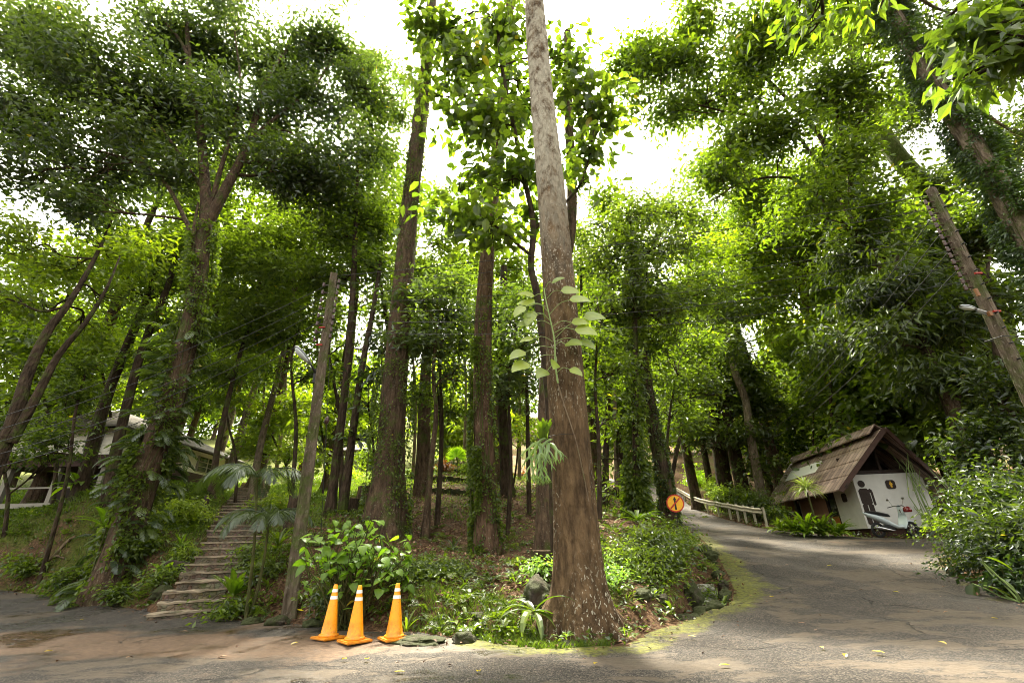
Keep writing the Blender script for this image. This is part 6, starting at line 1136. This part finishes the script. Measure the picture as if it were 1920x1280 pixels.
for k in range(5): wire(tL-[.1, 0, .3+.33*k], P(-60, 800+22*k, 8.2), .25+.04*k, ordn[k]+' of the five power lines running from the left pole off to the left', .007)
for k in range(4): wire(tR-axR*(.6+.4*k)+sR*.15, P(1395, 795+14*k, 30), .7, ['topmost', 'second', 'third', 'lowest'][k]+' of four lines running from the right pole up the road', .008)
# guy wire with egg insulator by the left pole
a = P(622, 600, 9.8); b = P(612, 975, 10.6); b[2] = gz(b[0], b[1]); rt = empty('guy_wire', b, 'stay wire with egg-shaped insulator hanging right of the left utility pole', 'wire'); mb = MB(); tube(mb, [a, b], .006, 5); mb.build('cable', MATS['wire'], rt); m = a+(b-a)*.43; mb = MB(); tube(mb, [m+[0, 0, .09], m+[0, 0, .05], m, m-[0, 0, .05], m-[0, 0, .09]], [.015, .045, .055, .045, .015], 10); mb.build('insulator', MATS['insulator'], rt, smooth=True)
# slim pole up the road
b = P(1385, 935, 30); b[0] += .4; b[2] = gz(b[0], b[1]); t_ = P(1345, 790, 30); rt = empty('utility_pole', b, 'thin far utility pole with small lamp behind the guardrail', 'utility pole'); mb = MB(); tube(mb, [b-[0, 0, .2], t_], [.13, .09], 8); mb.build('shaft', MATS['concrete_pole'], rt); lamp_head(rt, P(1352, 838, 29.8), np.array([-1, -.3, .12]), 1.0)
# ------------------------------------------------------------------ round road sign
q = P(1268, 988, 14.4); b = np.array([q[0], q[1], gz(q[0], q[1])]); c = P(1266, 943, 14.3); rt = empty('road_sign', b, 'round orange sign with black upward arrow struck out by a red diagonal', 'sign')
mb = MB(); bar(mb, b-[0, 0, .1], np.array([c[0]+.01, c[1]+.05, c[2]+.05]), .05, .04); mb.build('post', MATS['dark_wood'], rt)
nn = nrm(np.array([-c[0], -c[1], 0])); xx = np.cross(nn, [0, 0, 1.])*-1; zz = np.array([0, 0, 1.]); R_ = .245
ang = np.linspace(0, 6.2832, 41)[:-1]; mb = MB(); prism(mb, [(R_*math.cos(a), R_*math.sin(a)) for a in ang], c, xx, zz, nn, .012); disc = mb.build('sign_face', MATS['sign_orange'], rt)
mb = MB(); V_ = []
for r_ in (R_*1.02, R_*.88): V_ += [c+nn*.0155+xx*r_*math.cos(a)+zz*r_*math.sin(a) for a in ang]
mb.add(V_, [[j, (j+1) % 40, 40+(j+1) % 40, 40+j] for j in range(40)]); mb.build('rim', MATS['sign_red'], disc)
c2 = c+nn*.017; mb = MB(); prism(mb, [(-.026, -.18), (.026, -.18), (.024, .09), (.05, .09), (0, .195), (-.05, .09), (-.024, .09)], c2, xx, zz, nn, .004); mb.build('arrow', MATS['black_paint'], disc)
mb = MB(); prism(mb, [(-.16, -.125), (-.13, -.155), (.16, .125), (.13, .155)], c2+nn*.005, xx, zz, nn, .003); mb.build('diagonal_bar', MATS['sign_red'], disc)
# ------------------------------------------------------------------ motor scooter in front of the hut
sx, sy = P(1684, 1008, 17.1)[:2]; so = np.array([sx, sy, gz(sx, sy)+.02]); syaw = math.radians(4); SR = np.array([[math.cos(syaw), -math.sin(syaw), 0], [math.sin(syaw), math.cos(syaw), 0], [0, 0, 1.]])
def sl(x, y, z): return so+SR@np.array([x, y, z], float)
sco = empty('scooter', so, 'white and black motor scooter parked against the hut wall', 'scooter', rz=syaw)
def wheel(x):
    mb = MB(); a = np.linspace(0, 6.2832, 25)[:-1]; V_ = []; n = 8
    for t_ in a: V_ += [sl(x+(.205+.045*math.cos(b_))*math.cos(t_), .045*math.sin(b_), .25+(.205+.045*math.cos(b_))*math.sin(t_)) for b_ in np.linspace(0, 6.2832, n, endpoint=False)]
    mb.add(V_, [[i*n+j, i*n+(j+1) % n, ((i+1) % 24)*n+(j+1) % n, ((i+1) % 24)*n+j] for i in range(24) for j in range(n)]); wo = mb.build('wheel', MATS['rubber'], sco, smooth=True)
    mb = MB()
    for k in range(5): t_ = k*1.2566; bar(mb, sl(x, 0, .25), sl(x+.18*math.cos(t_), 0, .25+.18*math.sin(t_)), .03, .03)
    tube(mb, [sl(x, -.05, .25), sl(x, .05, .25)], .045, 10); mb.build('rim', MATS['chrome'], wo)
wheel(-.62); wheel(.62)
def loft(nm, secs, mat, par=None, n=14):
    V_ = []
    for x, y, z, w_, h_ in secs: V_ += [sl(x, y+w_*math.cos(q), z+h_*math.sin(q)) for q in np.linspace(0, 6.2832, n, endpoint=False)]
    mb = MB(); m = len(secs); mb.add(V_, [[i*n+j, i*n+(j+1) % n, (i+1)*n+(j+1) % n, (i+1)*n+j] for i in range(m-1) for j in range(n)]); mb.addm(V_, [list(range(n)), [(m-1)*n+k for k in range(n)]]); return mb.build(nm, MATS[mat], par or sco, smooth=True)
loft('body', [(-.98, 0, .82, .03, .02), (-.85, 0, .74, .09, .06), (-.6, 0, .66, .12, .10), (-.35, 0, .56, .13, .12), (-.15, 0, .44, .13, .12), (.05, 0, .34, .15, .07), (.25, 0, .33, .15, .06)], 'scooter_white')
loft('seat', [(-.9, 0, .84, .05, .02), (-.7, 0, .82, .12, .05), (-.4, 0, .77, .13, .06), (-.15, 0, .72, .11, .055), (-.05, 0, .68, .04, .02)], 'black_paint')
loft('engine', [(-.66, -.1, .27, .06, .05), (-.45, -.08, .3, .09, .11), (-.2, -.05, .3, .1, .12), (0, 0, .3, .08, .07)], 'rubber')
loft('exhaust', [(-.85, -.16, .33, .03, .04), (-.6, -.16, .3, .045, .055), (-.35, -.14, .25, .035, .04), (-.1, -.1, .22, .015, .015)], 'chrome')
loft('front_shield', [(.28, 0, .30, .19, .03), (.36, 0, .45, .21, .03), (.42, 0, .65, .18, .04), (.42, 0, .82, .12, .06), (.40, 0, .95, .09, .06), (.40, 0, 1.02, .05, .03)], 'scooter_white')
loft('front_fender', [(.42, 0, .46, .05, .02), (.55, 0, .52, .075, .03), (.7, 0, .5, .075, .03), (.84, 0, .4, .05, .02)], 'scooter_white')
mb = MB(); tube(mb, [sl(.40, 0, .9), sl(.62, 0, .25)], .03, 8); mb.build('fork', MATS['chrome'], sco)
mb = MB(); tube(mb, spline([sl(.28, -.34, .98), sl(.38, -.15, 1.02), sl(.40, 0, 1.0), sl(.38, .15, 1.02), sl(.28, .34, .98)], 12), .014, 8); mb.build('handlebar', MATS['black_paint'], sco)
for s in (-1, 1):
    mb = MB(); tube(mb, [sl(.37, s*.2, 1.02), sl(.38, s*.3, 1.2)], .007, 6); box(mb, sl(.37, s*.33, 1.24), (.02, .12, .07), rz=syaw, bev=.008); mb.build('mirror', MATS['chrome'], sco)
mb = MB(); bar(mb, sl(-.2, .1, .25), sl(-.12, .26, .02), .02, .02); mb.build('kickstand', MATS['black_paint'], sco)
mb = MB(); hc = sl(.56, -.14, .86); bm_ = bmesh.new(); bmesh.ops.create_uvsphere(bm_, u_segments=16, v_segments=10, radius=.13); vv = np.array([list(v.co) for v in bm_.verts]); vv[:, 2] = np.where(vv[:, 2] < -.06, -.06, vv[:, 2]); mb.addm(vv+hc, [[v.index for v in f.verts] for f in bm_.faces]); bm_.free(); tag(mb.build('helmet', MATS['helmet_red'], smooth=True), 'dark red helmet hanging at the front of the scooter', 'helmet')
# low timber post by the upper stairs
q = at(388, 935, 15.5); mb = MB(); box(mb, q+[0, 0, .3], (.12, .12, .7)); tag(mb.build('marker_post', MATS['dark_wood']), 'short dark post at the left edge of the upper stairs', 'post')
